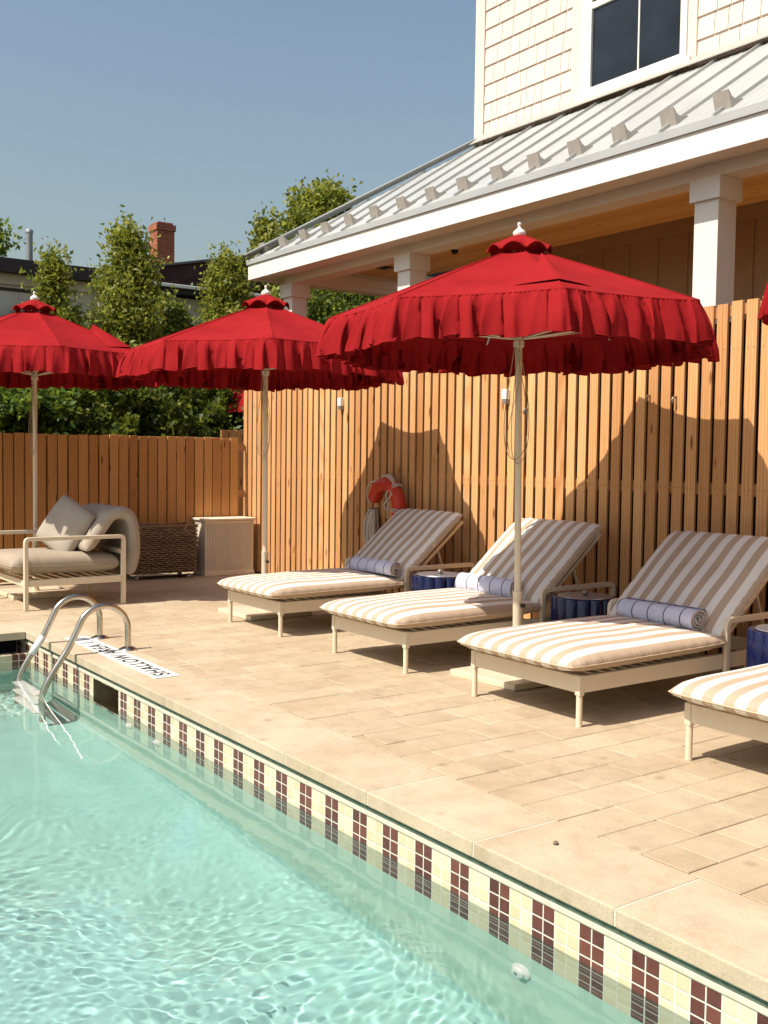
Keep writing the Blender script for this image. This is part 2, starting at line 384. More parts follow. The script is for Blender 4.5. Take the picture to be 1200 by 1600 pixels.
MAT['slate'] = plain('grey_shingle_roof', (.16, .145, .13), .9, var=.3, scale=9, bmp=.5, bscale=20)

def leaf_mat(name, stops, tr=.42):
    m = bpy.data.materials.new(name); m.use_nodes = True; nt = m.node_tree
    p = nt.nodes['Principled BSDF']; out = nt.nodes['Material Output']; p.inputs['Roughness'].default_value = .5; p.inputs['Specular IOR Level'].default_value = .35
    at = N(nt, 'ShaderNodeAttribute', attribute_name='rnd')
    c = ramp(nt, at.outputs['Fac'], stops); nt.links.new(c, p.inputs['Base Color'])
    t = N(nt, 'ShaderNodeBsdfTranslucent'); nt.links.new(mix_c(nt, .5, c, (.42, .46, .05)), t.inputs['Color'])
    mx = N(nt, 'ShaderNodeMixShader'); mx.inputs[0].default_value = tr
    nt.links.new(p.outputs[0], mx.inputs[1]); nt.links.new(t.outputs[0], mx.inputs[2]); nt.links.new(mx.outputs[0], out.inputs[0]); return m
MAT['leaf_y'] = leaf_mat('olive_leaf', [(0, (.05, .09, .014)), (.5, (.23, .26, .038)), (1, (.52, .48, .08))])
MAT['leaf_g'] = leaf_mat('green_leaf', [(0, (.02, .055, .012)), (.6, (.12, .22, .032)), (1, (.32, .44, .06))])
MAT['leaf_d'] = leaf_mat('dark_leaf', [(0, (.02, .045, .010)), (.6, (.10, .15, .022)), (1, (.34, .36, .055))])
MAT['bark'] = plain('bark', (.20, .16, .12), .9, var=.3, scale=12, bmp=.5)

def water_mat():
    m = bpy.data.materials.new('pool_water'); m.use_nodes = True; nt = m.node_tree
    p = nt.nodes['Principled BSDF']; p.inputs['Base Color'].default_value = (.94, 1.0, .985, 1)
    p.inputs['Roughness'].default_value = 0.0; p.inputs['IOR'].default_value = 1.33; p.inputs['Transmission Weight'].default_value = 1
    return m
MAT['water'] = water_mat()

# ================================================================ SETTING
# ground: a sheet with the pool cut out
g = MB()
X0, X1, Y0, Y1 = -9.6, 6.4, -5.6, 3.0
F = 500
g.add([(-F,-F,-.03),(F,-F,-.03),(F,Y0,-.03),(-F,Y0,-.03)], [(0,1,2,3)]); g.add([(-F,Y1,-.03),(F,Y1,-.03),(F,F,-.03),(-F,F,-.03)], [(0,1,2,3)])
g.add([(-F,Y0,-.03),(X0,Y0,-.03),(X0,Y1,-.03),(-F,Y1,-.03)], [(0,1,2,3)]); g.add([(X1,Y0,-.03),(F,Y0,-.03),(F,Y1,-.03),(X1,Y1,-.03)], [(0,1,2,3)])
tag(g.build('ground', MAT['ground']), kind='structure')

# patio pavers: strips along Y with random lengths
pv = MB(); jt = 0.0045
def pave(xa, xb, ya, yb, seed):
    rnd = random.Random(seed); x = xa
    while x < xb-.02:
        wd = .228; x2 = min(x+wd, xb); y = ya - rnd.choice((0, .115, .19, .26)); first = True
        while y < yb-.01:
            ln = rnd.choice((.265, .38, .38, .38, .455, .62)); y2 = y+ln
            if yb-y2 < .08: y2 = yb
            a0, a1 = max(y, ya), min(y2, yb)
            if a1-a0 > .03:
                dz = rnd.uniform(-.0016, .0016)
                b = .004; t = dz; lo = -.012
                P = [(x+jt/2, a0+jt/2), (x2-jt/2, a0+jt/2), (x2-jt/2, a1-jt/2), (x+jt/2, a1-jt/2)]
                Q = [(x+jt/2+b, a0+jt/2+b), (x2-jt/2-b, a0+jt/2+b), (x2-jt/2-b, a1-jt/2-b), (x+jt/2+b, a1-jt/2-b)]
                vs = [(u, v, lo) for u, v in P]+[(u, v, t-.003) for u, v in P]+[(u, v, t) for u, v in Q]
                pv.add(vs, [(0,1,5,4),(1,2,6,5),(2,3,7,6),(3,0,4,7),(4,5,9,8),(5,6,10,9),(6,7,11,10),(7,4,8,11),(8,9,10,11)], rnd.random())
            y = y2
        x = x2
pave(-14.3, 6, 3.195, 6.62, 3)
pave(-14.3, -9.575, -5, 3.195, 4)
tag(pv.build('patio_paving', MAT['paver'], attr=True), kind='structure')
jb = MB(); jb.box(-14.4, 6.1, 3.19, 7.4, -.028, -.007); jb.box(-14.4, -9.57, -5, 3.189, -.028, -.007)
tag(jb.build('paving_joint_sand', MAT['joint']), kind='structure')
# coping
cp = MB(); cj = MB()
xs = [-2.385+.7524*k for k in range(-9, 12)]
for a, b in zip(xs[:-1], xs[1:]):
    cp.box(a+.0045, b-.0045, 2.72, 3.188, -.066, .001, random.random())
cp.box(-9.57, xs[0]-.003, 2.72, 3.188, -.066, .001, .4)
for k in range(10):
    y1 = 2.714-k*.75; cp.box(-9.57, -9.10, y1-.744, y1, -.066, .001, random.random())
tag(cp.build('pool_coping', MAT['coping'], attr=True, bevel=.006, seg=2), kind='structure')
for x in xs: cj.box(x-.0043, x+.0043, 2.7225, 3.185, -.063, -.0015)
for k in range(10): cj.box(-9.565, -9.103, 2.714-k*.75-.7475, 2.714-k*.75-.7445, -.063, -.0015)
tag(cj.build('coping_mortar', MAT['joint_l']), kind='structure')
# pool shell
WL = -.262
sk0, sk1, skz0, skz1 = -7.51, -7.01, -.125, -.40
pw = MB()
def wallq(mb, xa, xb, za, zb, y=2.74): mb.add([(xa,y,za),(xb,y,za),(xb,y,zb),(xa,y,zb)], [(0,1,2,3)])
tl = MB()
TB = -.119-.0585*6
for xa, xb in ((-9.5, sk0), (sk1, 6.0)): wallq(tl, xa, xb, -.1185, TB)
wallq(tl, sk0, sk1, skz1, TB); wallq(tl, sk0, sk1, -.1185, skz0)
# skimmer throat
st_ = MB()
st_.add([(sk0,2.74,skz1),(sk1,2.74,skz1),(sk1,3.2,skz1),(sk0,3.2,skz1)], [(0,1,2,3)])
st_.add([(sk0,2.74,skz1),(sk0,3.2,skz1),(sk0,3.2,skz0),(sk0,2.74,skz0)], [(0,1,2,3)])
st_.add([(sk1,2.74,skz1),(sk1,3.2,skz1),(sk1,3.2,skz0),(sk1,2.74,skz0)], [(0,1,2,3)])
st_.add([(sk0,3.2,skz1),(sk1,3.2,skz1),(sk1,3.2,skz0),(sk0,3.2,skz0)], [(0,1,2,3)])
tag(st_.build('skimmer_throat', MAT['throat']), kind='structure')
tag(tl.build('pool_tile_band', MAT['tile']), kind='structure')
sb = MB(); sb.box(-9.5, 6, 2.737, 2.80, -.094, -.0665); tag(sb.build('coping_setting_bed', MAT['setbed']), kind='structure')
gb = MB(); gb.box(-9.5, 6, 2.734, 2.79, -.1183, -.0945); tag(gb.build('tile_grout_line', MAT['joint_l'], bevel=.004), kind='structure')
FL = -1.22
b = MB()
b.add([(-9.035,2.74,TB),(6,2.74,TB),(6,2.74,FL+.12),(-9.035,2.74,FL+.12)], [(0,1,2,3)])
cv = MB()
for k in range(4):    # cove
    a0 = math.pi/2*k/4; a1 = math.pi/2*(k+1)/4
    y0_, z0_ = 2.74-.12*(1-math.cos(a0)), FL+.12*(1-math.sin(a0)); y1_, z1_ = 2.74-.12*(1-math.cos(a1)), FL+.12*(1-math.sin(a1))
    cv.add([(-9.035,y0_,z0_),(6,y0_,z0_),(6,y1_,z1_),(-9.035,y1_,z1_)], [(0,1,2,3)])
b.add([(-9.035,-5,-.48),(-9.035,2.74,-.48),(-9.035,2.74,FL),(-9.035,-5,FL)], [(0,1,2,3)])
b.add([(6,-5,-.05),(6,2.74,-.05),(6,2.74,FL),(6,-5,FL)], [(0,1,2,3)])
b.add([(-9.035,-5,-.05),(6,-5,-.05),(6,-5,FL),(-9.035,-5,FL)], [(0,1,2,3)])
tag(b.build('pool_wall', MAT['plaster_w']), kind='structure')
b = cv; b.add([(-9.035,-5,FL),(6,-5,FL),(6,2.62,FL),(-9.035,2.62,FL)], [(0,1,2,3)])
tag(b.build('pool_floor', MAT['plaster']), kind='structure')
# overflow ledge at the far end
b = MB(); b.add([(-9.035,-5,-.185),(-9.035,2.7395,-.185),(-9.035,2.7395,-.48),(-9.035,-5,-.48)], [(0,1,2,3)])
tag(b.build('pool_end_tile', MAT['tile_y']), kind='structure')
b = MB(); b.box(-9.16, -9.0355, -5, 2.7395, -.30, -.186); tag(b.build('pool_end_ledge', MAT['tile_flat']), kind='structure')
b = MB(); b.box(-9.56, -9.45, -5, 2.739, -.5, -.067); b.box(-9.45, -9.161, -5, 2.739, -.5, -.4)
tag(b.build('overflow_channel', MAT['dark']), kind='structure')  # channel walls coloured near-black, painting in the deep shade under the coping
b = MB(); b.box(-9.57, 6, 2.81, 3.18, -.5, -.069) if False else None
# water
nx, ny = 1000, 560
gx = -9.034 + (np.linspace(0, 1, nx)**1.0)*15.0
gx = -9.034 + np.linspace(0, 1, nx)*11.0
gy = np.linspace(-4.99, 2.739, ny)
GX, GY = np.meshgrid(gx, gy, indexing='ij')
def vnoise(X, Y, seed, cells):
    r_ = np.random.default_rng(seed); G = r_.standard_normal((512, 512))
    u = X*cells; v = Y*cells; iu = np.floor(u).astype(int); iv = np.floor(v).astype(int); fu = u-iu; fv = v-iv
    fu = fu*fu*fu*(fu*(fu*6-15)+10); fv = fv*fv*fv*(fv*(fv*6-15)+10)
    g_ = lambda a, b_: G[a % 512, b_ % 512]
    return (g_(iu, iv)*(1-fu)*(1-fv)+g_(iu+1, iv)*fu*(1-fv)+g_(iu, iv+1)*(1-fu)*fv+g_(iu+1, iv+1)*fu*fv)
Z = np.zeros_like(GX)
wx = GX+.15*vnoise(GX, GY, 1, 1.3); wy = GY+.15*vnoise(GX, GY, 2, 1.3)
patch = np.clip(.5+.5*vnoise(GX, GY, 3, .55)+.35*np.exp(-((GX+5.5)**2+(GY-1.0)**2)/1.2)+.3*np.exp(-((GX+2.9)**2+(GY-1.3)**2)/.5), .15, 1.4)
Z += .0010*vnoise(wx, wy*1.5, 4, 1.6)
Z += (.25+.75*patch)*.00023*vnoise(wx, wy, 5, 6.5)
Z += patch**3*.00021*vnoise(wx, wy, 6, 16)+patch**3*.00016*vnoise(wx, wy, 7, 31)
edge = np.clip((2.74-GY)/.25, 0.15, 1); Z *= edge
V = np.stack([GX.ravel(), GY.ravel(), (Z+WL).ravel()], 1)
ii = (np.arange(nx-1)[:, None]*ny+np.arange(ny-1)[None, :]).ravel()
FQ = np.stack([ii, ii+ny, ii+ny+1, ii+1], 1)
me = bpy.data.meshes.new('pool_water'); me.vertices.add(len(V)); me.vertices.foreach_set('co', V.astype(np.float32).ravel())
me.loops.add(FQ.size); me.loops.foreach_set('vertex_index', FQ.astype(np.int32).ravel())
me.polygons.add(len(FQ)); me.polygons.foreach_set('loop_start', np.arange(0, FQ.size, 4, dtype=np.int32)); me.polygons.foreach_set('loop_total', np.full(len(FQ), 4, np.int32))
me.update(calc_edges=True); me.polygons.foreach_set('use_smooth', [True]*len(me.polygons)); me.materials.append(MAT['water'])
wo = bpy.data.objects.new('pool_water', me); COL.objects.link(wo); tag(wo, kind='structure')
USE_MNEE = True
if USE_MNEE:
    sl.cycles.is_caustics_light = True; wo.cycles.is_caustics_caster = True

# ================================================================ FENCES
P = .1285
def hboards(mb, xa, xb, y0, y1, z0, z1, seed=1):
    rnd = random.Random(seed); k = math.floor(xa/P)
    while k*P < xb:
        x = k*P; 
        if x >= xa-.001: mb.box(x+.013, x+P-.013+rnd.uniform(-.004, .003), y0+rnd.uniform(-.003, .003), y1, z0, z1+rnd.uniform(-.012, .006))
        k += 1
f1 = empty('board_fence', (0, 0, 0)); tag(f1, 'tall cedar fence of narrow vertical boards behind the striped loungers', 'fence')
bm_ = MB(); 
xk = -12.6
rnd = random.Random(5); k = math.floor(xk/P)+1
def ftop(x): return 2.43+(x+12.6)*(2.76-2.43)/(12.6-4.6) if x < -4.6 else 2.76+(x+4.6)*.02
while k*P < 5.5:
    x = k*P; bm_.box(x+.017, x+P-.018, 6.68+rnd.uniform(-.002, .003), 6.705, .02, ftop(x)+rnd.uniform(-.01, .008)); k += 1
bm_.build('board_panel', MAT['cedar'], f1, bevel=.0012, seg=1)
b = MB(); x = -12.58
while x < 5.4:
    b.add([(x,6.706,ftop(x)-.10),(x+.6,6.706,ftop(x+.6)-.10),(x+.6,6.744,ftop(x+.6)-.10),(x,6.744,ftop(x)-.10),(x,6.706,ftop(x)-.02),(x+.6,6.706,ftop(x+.6)-.02),(x+.6,6.744,ftop(x+.6)-.02),(x,6.744,ftop(x)-.02)], [(3,2,1,0),(4,5,6,7),(0,1,5,4),(1,2,6,5),(2,3,7,6),(3,0,4,7)]); x += .6
b.build('top_rail', MAT['cedar_rail'], f1)
b = MB()
for z in (.3, 1.3): b.box(-12.58, 5.4, 6.706, 6.744, z, z+.09)
b.build('middle_rail', MAT['cedar_rail'], f1)
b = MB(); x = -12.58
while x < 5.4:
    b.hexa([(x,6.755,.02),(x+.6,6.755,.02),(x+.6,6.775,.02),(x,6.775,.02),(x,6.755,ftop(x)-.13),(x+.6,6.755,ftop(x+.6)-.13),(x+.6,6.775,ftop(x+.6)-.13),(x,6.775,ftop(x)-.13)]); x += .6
b.build('gap_shade_sheet', MAT['gap_shade_liner'], f1)  # added near-black sheet stands in for shade in the board gaps
f2 = empty('side_fence', (0, 0, 0)); tag(f2, 'lower cedar fence across the far end of the patio behind the basket and chest', 'fence')
b = MB(); k = math.floor(-6/P)
while k*P < 6.66:
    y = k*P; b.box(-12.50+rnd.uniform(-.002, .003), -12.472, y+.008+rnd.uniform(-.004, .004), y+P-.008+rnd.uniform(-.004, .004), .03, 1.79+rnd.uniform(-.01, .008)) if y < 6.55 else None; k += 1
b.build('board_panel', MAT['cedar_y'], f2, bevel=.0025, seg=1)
b = MB()
for z in (.25, 1.0, 1.62): b.box(-12.54, -12.502, -6, 6.66, z, z+.09)
b.build('rail', MAT['cedar_rail'], f2)
b = MB()   # second layer of boards on the left stretch
k = math.floor(-6/P)
while k*P < 5.0:
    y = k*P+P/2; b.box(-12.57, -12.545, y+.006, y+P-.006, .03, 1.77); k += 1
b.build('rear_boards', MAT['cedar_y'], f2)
f3 = empty('far_fence', (0, 0, 0)); tag(f3, 'short pale piece of fence seen above the lower fence beside the tall one', 'fence')
b = MB(); y = 6.9
while y < 12:
    b.box(-13.7, -13.675, y, y+.115, 0, 1.93); y += .128
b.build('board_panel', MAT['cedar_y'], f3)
b = MB(); b.box(-13.74, -13.702, 6.9, 12, 1.7, 1.8); b.build('rail', MAT['cedar_rail'], f3)
# small white boxes and hooks
for i, (x, z, l) in enumerate(((-10.152, 2.19, 'small white light box on the tall fence left of the lifebuoy shadow'), (-7.322, 2.16, 'small white light box on the tall fence just left of the front umbrella pole'))):
    t = empty('fence_light', (x, 6.68, z)); tag(t, l, 'fence light', 'small white lights on the tall fence')
    MB().box(-.035, .035, -.05, 0, -.045, .05).build('housing', MAT['white_plastic'], t, bevel=.006)
    MB().box(-.025, .025, -.045, -.005, -.085, -.046).build('bracket', MAT['greymetal'], t)
for x, z, l in ((-5.62, 2.08, 'small dark hook knob on the shaded fence, the left one of the pair'), (-5.36, 2.06, 'small dark hook knob on the shaded fence, the right one of the pair'), (-7.05, 2.02, 'small dark hook knob on the fence just right of the front umbrella pole')):
    o = MB().tube([(0, 0, 0), (0, -.03, 0), (0, -.045, -.02), (0, -.04, -.055)], [.008, .008, .012, .006], 8).build('fence_hook', MAT['knob'], loc=(x, 6.68, z), smooth=True)
    tag(o, l, 'hook', 'knobs on the tall fence')

# ================================================================ HOUSE WITH PORCH
H = empty('porch_house', (-10, 11, 0)); tag(H, 'pale shingled house with metal porch roof rising behind the tall fence', 'house')
HO = (10, -11, 0)
def hb(mb, name, m, parent=None, **kw):
    o = mb.build(name, m, parent or H, **kw)
    if parent is None: o.location = HO
    return o
EY, EX = 8.60, -16.06; EZ = 4.90; SLP = .655; WY = 11.35; XR = 4.0
def rz(y): return EZ+(y-EY)*SLP
# roof planes
roof = MB()
wz = rz(WY)
tck = .03
roof.hexa([(EX,EY,EZ-tck),(XR,EY,EZ-tck),(XR,WY,wz-tck),(EX+WY-EY,WY,wz-tck),(EX,EY,EZ),(XR,EY,EZ),(XR,WY,wz),(EX+WY-EY,WY,wz)])
roof.hexa([(EX,EY+.002,EZ-tck),(EX+WY-EY,WY,wz-tck),(EX+WY-EY,15,wz-tck),(EX,15,EZ-tck),(EX,EY+.002,EZ),(EX+WY-EY,WY,wz),(EX+WY-EY,15,wz),(EX,15,EZ)])
ro = hb(roof, 'roof', MAT['roof'])
sr = MB(); sm = MB(); x = -7.24+.664*20; xs_seam = []
while x > EX+.15:
    ytop = min(WY-.03, EY+(x-EX)-.06)
    sm.hexa([(x-.012,EY+.03,rz(EY+.03)),(x+.012,EY+.03,rz(EY+.03)),(x+.012,ytop,rz(ytop)),(x-.012,ytop,rz(ytop)),(x-.012,EY+.03,rz(EY+.03)+.042),(x+.012,EY+.03,rz(EY+.03)+.042),(x+.012,ytop,rz(ytop)+.042),(x-.012,ytop,rz(ytop)+.042)])
    xs_seam.append(x)
    for q in (.133, .266, .399, .532):   # low stiffening ribs in each pan
        xx = x+q; yt = min(WY-.03, EY+(xx-EX)-.06)
        sr.hexa([(xx-.02,EY+.03,rz(EY+.03)),(xx+.02,EY+.03,rz(EY+.03)),(xx+.02,yt,rz(yt)),(xx-.02,yt,rz(yt)),(xx-.010,EY+.03,rz(EY+.03)+.007),(xx+.010,EY+.03,rz(EY+.03)+.007),(xx+.010,yt,rz(yt)+.007),(xx-.010,yt,rz(yt)+.007)])
    x -= .664
sm.build('standing_seam', MAT['roof'], ro); sr.build('pan_rib', MAT['roof'], ro)
# eave drip trim
b = MB(); b.box(EX-.02, XR, EY-.025, EY-.002, EZ-.075, EZ+.012); b.box(EX-.02, EX-.002, EY, 15, EZ-.075, EZ+.012); b.build('drip_edge', MAT['roof'], ro)
# hip cap and wall flashing
b = MB()
hx = EX; n_ = 1
p0 = Vector((EX-.02, EY-.02, EZ+.085)); p1 = Vector((EX+WY-EY, WY, wz+.09))
b.bar(p0, p1, .26, .02); b.bar(p0+Vector((0,0,.015)), p1+Vector((0,0,.015)), .06, .03)
b.build('hip_cap', MAT['roof'], ro)
b = MB(); b.hexa([(EX+WY-EY,WY-.16,wz-.16*SLP+.095),(XR,WY-.16,wz-.16*SLP+.095),(XR,WY-.03,wz+.08),(EX+WY-EY,WY-.03,wz+.08),(EX+WY-EY,WY-.16,wz-.16*SLP+.110),(XR,WY-.16,wz-.16*SLP+.110),(XR,WY-.03,wz+.135),(EX+WY-EY,WY-.03,wz+.135)])
b.build('wall_flashing', MAT['guard'], ro)
# snow guards
def guard_parts(x, par):
    y = EY+.20; z = rz(y)+.04
    g_ = MB()
    wd = .19
    g_.hexa([(x-wd/2,y-.004,z-.06),(x+wd/2,y-.004,z-.06),(x+wd/2,y+.004,z-.06),(x-wd/2,y+.004,z-.06),(x-wd/2,y-.062,z+.125),(x+wd/2,y-.062,z+.125),(x+wd/2,y-.054,z+.128),(x-wd/2,y-.054,z+.128)])
    for xx in (x-wd/2+.006, x+wd/2-.006):
        g_.prism([(y+.003, z-.05), (y-.05, z+.125), (y+.0, z+.075), (y+.06, z+.055), (y+.16, z+.085), (y+.20, z+.075), (y+.17, z+.03), (y+.09, z-.005)], 0, xx-.004, xx+.004)
    g_.build('snow_guard', MAT['guard'], par)
for x in xs_seam:
    if x > -17 and x < 1: guard_parts(x-.0, ro)
# fascia, soffit, beams
b = MB(); b.box(EX-.004, XR, EY+.0, EY+.035, EZ-.33, EZ-.035); b.box(EX-.004, EX+.03, EY+.036, 15, EZ-.33, EZ-.035); hb(b, 'fascia', MAT['white_trim'], bevel=.004)
SZ = EZ-.30
b = MB(); b.box(EX+.031, XR, EY+.036, 9.02, SZ, SZ+.02); b.box(EX+.031, -15.5, 9.021, 15, SZ, SZ+.02); hb(b, 'soffit', MAT['white_trim'])
b = MB(); b.box(-15.54, XR, 9.01, 9.30, SZ-.13, SZ+.3); b.box(-15.54, -15.25, 9.301, 15, SZ-.13, SZ+.3); hb(b, 'beam', MAT['white_trim'])
b = MB()
for y in (9.10,): b.box(-15.25, XR, 9.303, 9.33, SZ-.04, SZ+.1)
b.box(-15.249, -15.22, 9.33, WY, SZ-.04, SZ+.1); hb(b, 'beam_moulding', MAT['white_trim'])
b = MB(); b.box(-15.24, XR, 9.302, WY, SZ+.17, SZ+.19); hb(b, 'ceiling', MAT['ceil'])
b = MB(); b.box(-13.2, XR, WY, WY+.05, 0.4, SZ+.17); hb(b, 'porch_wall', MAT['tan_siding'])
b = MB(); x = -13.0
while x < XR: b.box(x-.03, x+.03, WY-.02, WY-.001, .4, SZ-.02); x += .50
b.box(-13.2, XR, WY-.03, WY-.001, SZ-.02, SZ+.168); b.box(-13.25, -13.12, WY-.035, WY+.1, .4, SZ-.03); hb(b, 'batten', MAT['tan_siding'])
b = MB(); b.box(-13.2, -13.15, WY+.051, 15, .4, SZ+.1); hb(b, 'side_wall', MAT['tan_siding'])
b = MB(); b.box(-15.7, XR, 8.95, WY, .0, .6); hb(b, 'porch_floor', MAT['cedar_rail'])
for i, x in enumerate((-15.55, -12.26, -7.05, -3.75, -.5)):
    b = MB(); b.box(x, x+.295, 9.0, 9.30, .6, SZ-.131); b.box(x-.04, x+.335, 8.96, 9.34, SZ-.36, SZ-.132)
    b.box(x-.03, x+.325, 8.97, 9.33, .61, .85)
    hb(b, 'porch_column', MAT['white_post'], bevel=.004)
# upper wall
b = MB(); b.box(-13.29, XR, WY+.0, WY+.1, wz-.1, 12); b.box(-13.29, -13.2, WY+.1, 15, wz-.1, 12); hb(b, 'upper_wall', MAT['tan_siding'])
sh = MB(); rnd = random.Random(11); row = .2955; z = 7.034-row*2
WX0, WX1 = -11.14, -8.90
while z < 10.5:
    for xa, xb in ((-13.105, WX0), (WX1, XR)):
        x = xa
        while x < xb-.005:
            wd = rnd.choice((.13, .17, .21, .26, .30, .34, .40)); x2 = min(x+wd, xb)
            if xb-x2 < .07: x2 = xb
            zb = max(z, 6.70); zt = z+row+.01
            if zt > zb+.03:
                sh.hexa([(x+.0045,WY-.034,zb),(x2-.0045,WY-.034,zb),(x2-.0045,WY-.001,zb),(x+.0045,WY-.001,zb),(x+.0045,WY-.012,zt),(x2-.0045,WY-.012,zt),(x2-.0045,WY-.001,zt),(x+.0045,WY-.001,zt)], rnd.random())
            x = x2
    z += row
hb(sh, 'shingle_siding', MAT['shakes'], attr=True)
MAT['corner'] = plain('cream_trim_board', (.79, .665, .58), .5, var=.02, bmp=.03)
b = MB(); b.box(-13.33, -13.11, WY-.045, WY-.001, wz-.08, 10.5); b.box(-13.33, -13.292, WY, WY+.2, wz-.08, 10.5); hb(b, 'corner_board', MAT['corner'], bevel=.003)
b = MB(); b.box(-13.1, XR, WY-.022, WY-.0015, wz+.0, 6.695); hb(b, 'skirt_board', MAT['tan_siding'])
# window
wo_ = empty('window', HO, parent=H)
MB().box(-11.14, -10.94, WY-.05, WY-.0, 6.74, 10.2).build('casing', MAT['corner'], wo_, bevel=.003); MB().box(-9.04, -8.90, WY-.05, WY, 6.74, 10.2).build('casing', MAT['corner'], wo_, bevel=.003)
b = MB(); b.box(-11.02, -8.97, WY-.09, WY-.051, 6.76, 6.86); b.build('sill', MAT['win_frame'], wo_, bevel=.004)
b = MB()
for xa, xb, za, zb, dp in ((-10.93, -10.74, 6.86, 10.2, .07), (-9.15, -9.045, 6.86, 10.2, .07), (-10.74, -9.15, 6.86, 6.93, .065), (-10.74, -9.15, 8.04, 8.13, .06)):
    b.box(xa, xb, WY-dp, WY-.005, za, zb)
b.box(-9.89, -9.865, WY-.045, WY-.012, 6.93, 8.04); b.box(-9.89, -9.865, WY-.045, WY-.012, 8.13, 10.2)
b.build('frame', MAT['win_frame'], wo_, bevel=.004)
b = MB(); b.box(-10.74, -9.15, WY-.03, WY-.004, 6.93, 10.2); b.build('glass', MAT['glass'], wo_)
# main roof above the upper wall
b = MB(); b.hexa([(-14,10.6,10.6),(XR,10.6,10.6),(XR,18,13),(-14,18,13),(-14,10.6,10.8),(XR,10.6,10.8),(XR,18,13.2),(-14,18,13.2)]); hb(b, 'main_roof', MAT['slate'])
# porch camera and ceiling vent
t = empty('security_camera', (-11.48, 9.42, SZ-.04)); tag(t, 'white dome security camera under the porch beam left of the front umbrella top', 'camera')
MB().lathe([(.075, 0), (.075, -.05), (.06, -.07)], 20).build('housing', MAT['white_plastic'], t, smooth='angle')
MB().lathe([(.055, -.07), (.05, -.10), (.03, -.125), (.005, -.13)], 20).build('lens_dome', MAT['dark'], t, smooth=True)
t = empty('ceiling_vent', (-14.45, 10.3, SZ+.168)); tag(t, 'small dark recessed square vent in the porch pine ceiling', 'vent')
MB().box(-.13, .13, -.13, .13, -.012, 0).build('grille', MAT['black_trim'], t, bevel=.003)

# ================================================================ LOUNGERS
def cushion(name, W, L, T, m, parent, loc, rot, nu=28, nv=44, p=5.0, sag=0.0, seed=0, seam=True, mats=None):
    r_ = random.Random(seed); mb = MB()
    def th(u, v):
        e = max(0, 1-abs(u)**p)*max(0, 1-abs(v)**p); return T/2*(e**.42)
    def grid(n): return [math.copysign(1-(1-abs(t))**1.9, t) for t in [(-1+2*i/n) for i in range(n+1)]]
    U, Vv = grid(nu), grid(nv)
    ph = [r_.uniform(0, 6.28) for _ in range(6)]
    def corner(u, v):   # rounded corners in plan
        k = 1-.035*(abs(u)**6)*(abs(v)**6); return u*k, v*k
    top = []; bot = []
    for u in U:
        for v in Vv:
            a, c = corner(u, v); x = a*W/2; y = c*L/2
            wv = .004*math.sin(3*u+ph[0]+2*v)+.002*math.sin(7*v+ph[1]+3*u)
            e = min(1, (1-abs(u))*6, (1-abs(v))*6)
            edgew = .004*math.sin(v*38+ph[2])*(abs(u) > .93)+.004*math.sin(u*25+ph[3])*(abs(v) > .96)
            t = th(u, v); top.append((x+edgew*.5, y, t+wv*e+edgew-sag*(1-u*u)*(1-v*v))); bot.append((x+edgew*.5, y, -t*.75+edgew))
    n1, n2 = len(U), len(Vv)
    fs = [(i*n2+j, (i+1)*n2+j, (i+1)*n2+j+1, i*n2+j+1) for i in range(n1-1) for j in range(n2-1)]
    off = len(top)
    fb = [(off+a, off+d_, off+c, off+b_) for a, b_, c, d_ in fs]
    mb.add(top+bot, fs+fb)
    o = mb.build(name, m, parent, loc, rot, smooth=True)
    bm2 = bmesh.new(); bm2.from_mesh(o.data); bmesh.ops.remove_doubles(bm2, verts=bm2.verts, dist=.0005); bmesh.ops.recalc_face_normals(bm2, faces=bm2.faces); bm2.to_mesh(o.data); bm2.free()
    o.data.polygons.foreach_set('use_smooth', [True]*len(o.data.polygons))
    if seam:
        pts = [(corner(u, v)[0]*W/2, corner(u, v)[1]*L/2, 0) for u, v in [(-1, v) for v in Vv]+[(u, 1) for u in U[1:]]+[(1, v) for v in Vv[::-1][1:]]+[(u, -1) for u in U[::-1][1:-1]]]
        MB().tube(pts, .0045, 6, closed=True).build('piping', mats or MAT['tan_pipe'], o, smooth=True)
    return o
def rounded(pts, r, n=5):
    out = [Vector(pts[0])]
    for i in range(1, len(pts)-1):
        a, b_, c = Vector(pts[i-1]), Vector(pts[i]), Vector(pts[i+1]); u = (a-b_).normalized(); v = (c-b_).normalized()
        for k in range(n+1):
            t = k/n; out.append((b_+u*r)*(1-t)**2+b_*2*t*(1-t)+(b_+v*r)*t*t)
    out.append(Vector(pts[-1])); return out
def flatbar(mb, pts, w, h):   # rectangular section swept in the YZ plane at given x
    x = pts[0].x; n = len(pts); ring = []
    for i, p_ in enumerate(pts):
        t = (pts[min(i+1, n-1)]-pts[max(i-1, 0)]).normalized(); nn = Vector((0, -t.z, t.y))
        ring += [p_+Vector((-w/2, 0, 0))-nn*h/2, p_+Vector((w/2, 0, 0))-nn*h/2, p_+Vector((w/2, 0, 0))+nn*h/2, p_+Vector((-w/2, 0, 0))+nn*h/2]
    fs = [(i*4+k, i*4+(k+1) % 4, (i+1)*4+(k+1) % 4, (i+1)*4+k) for i in range(n-1) for k in range(4)]
    fs += [(3, 2, 1, 0), tuple((n-1)*4+k for k in range(4))]
    mb.add(ring, fs)
LW = .97
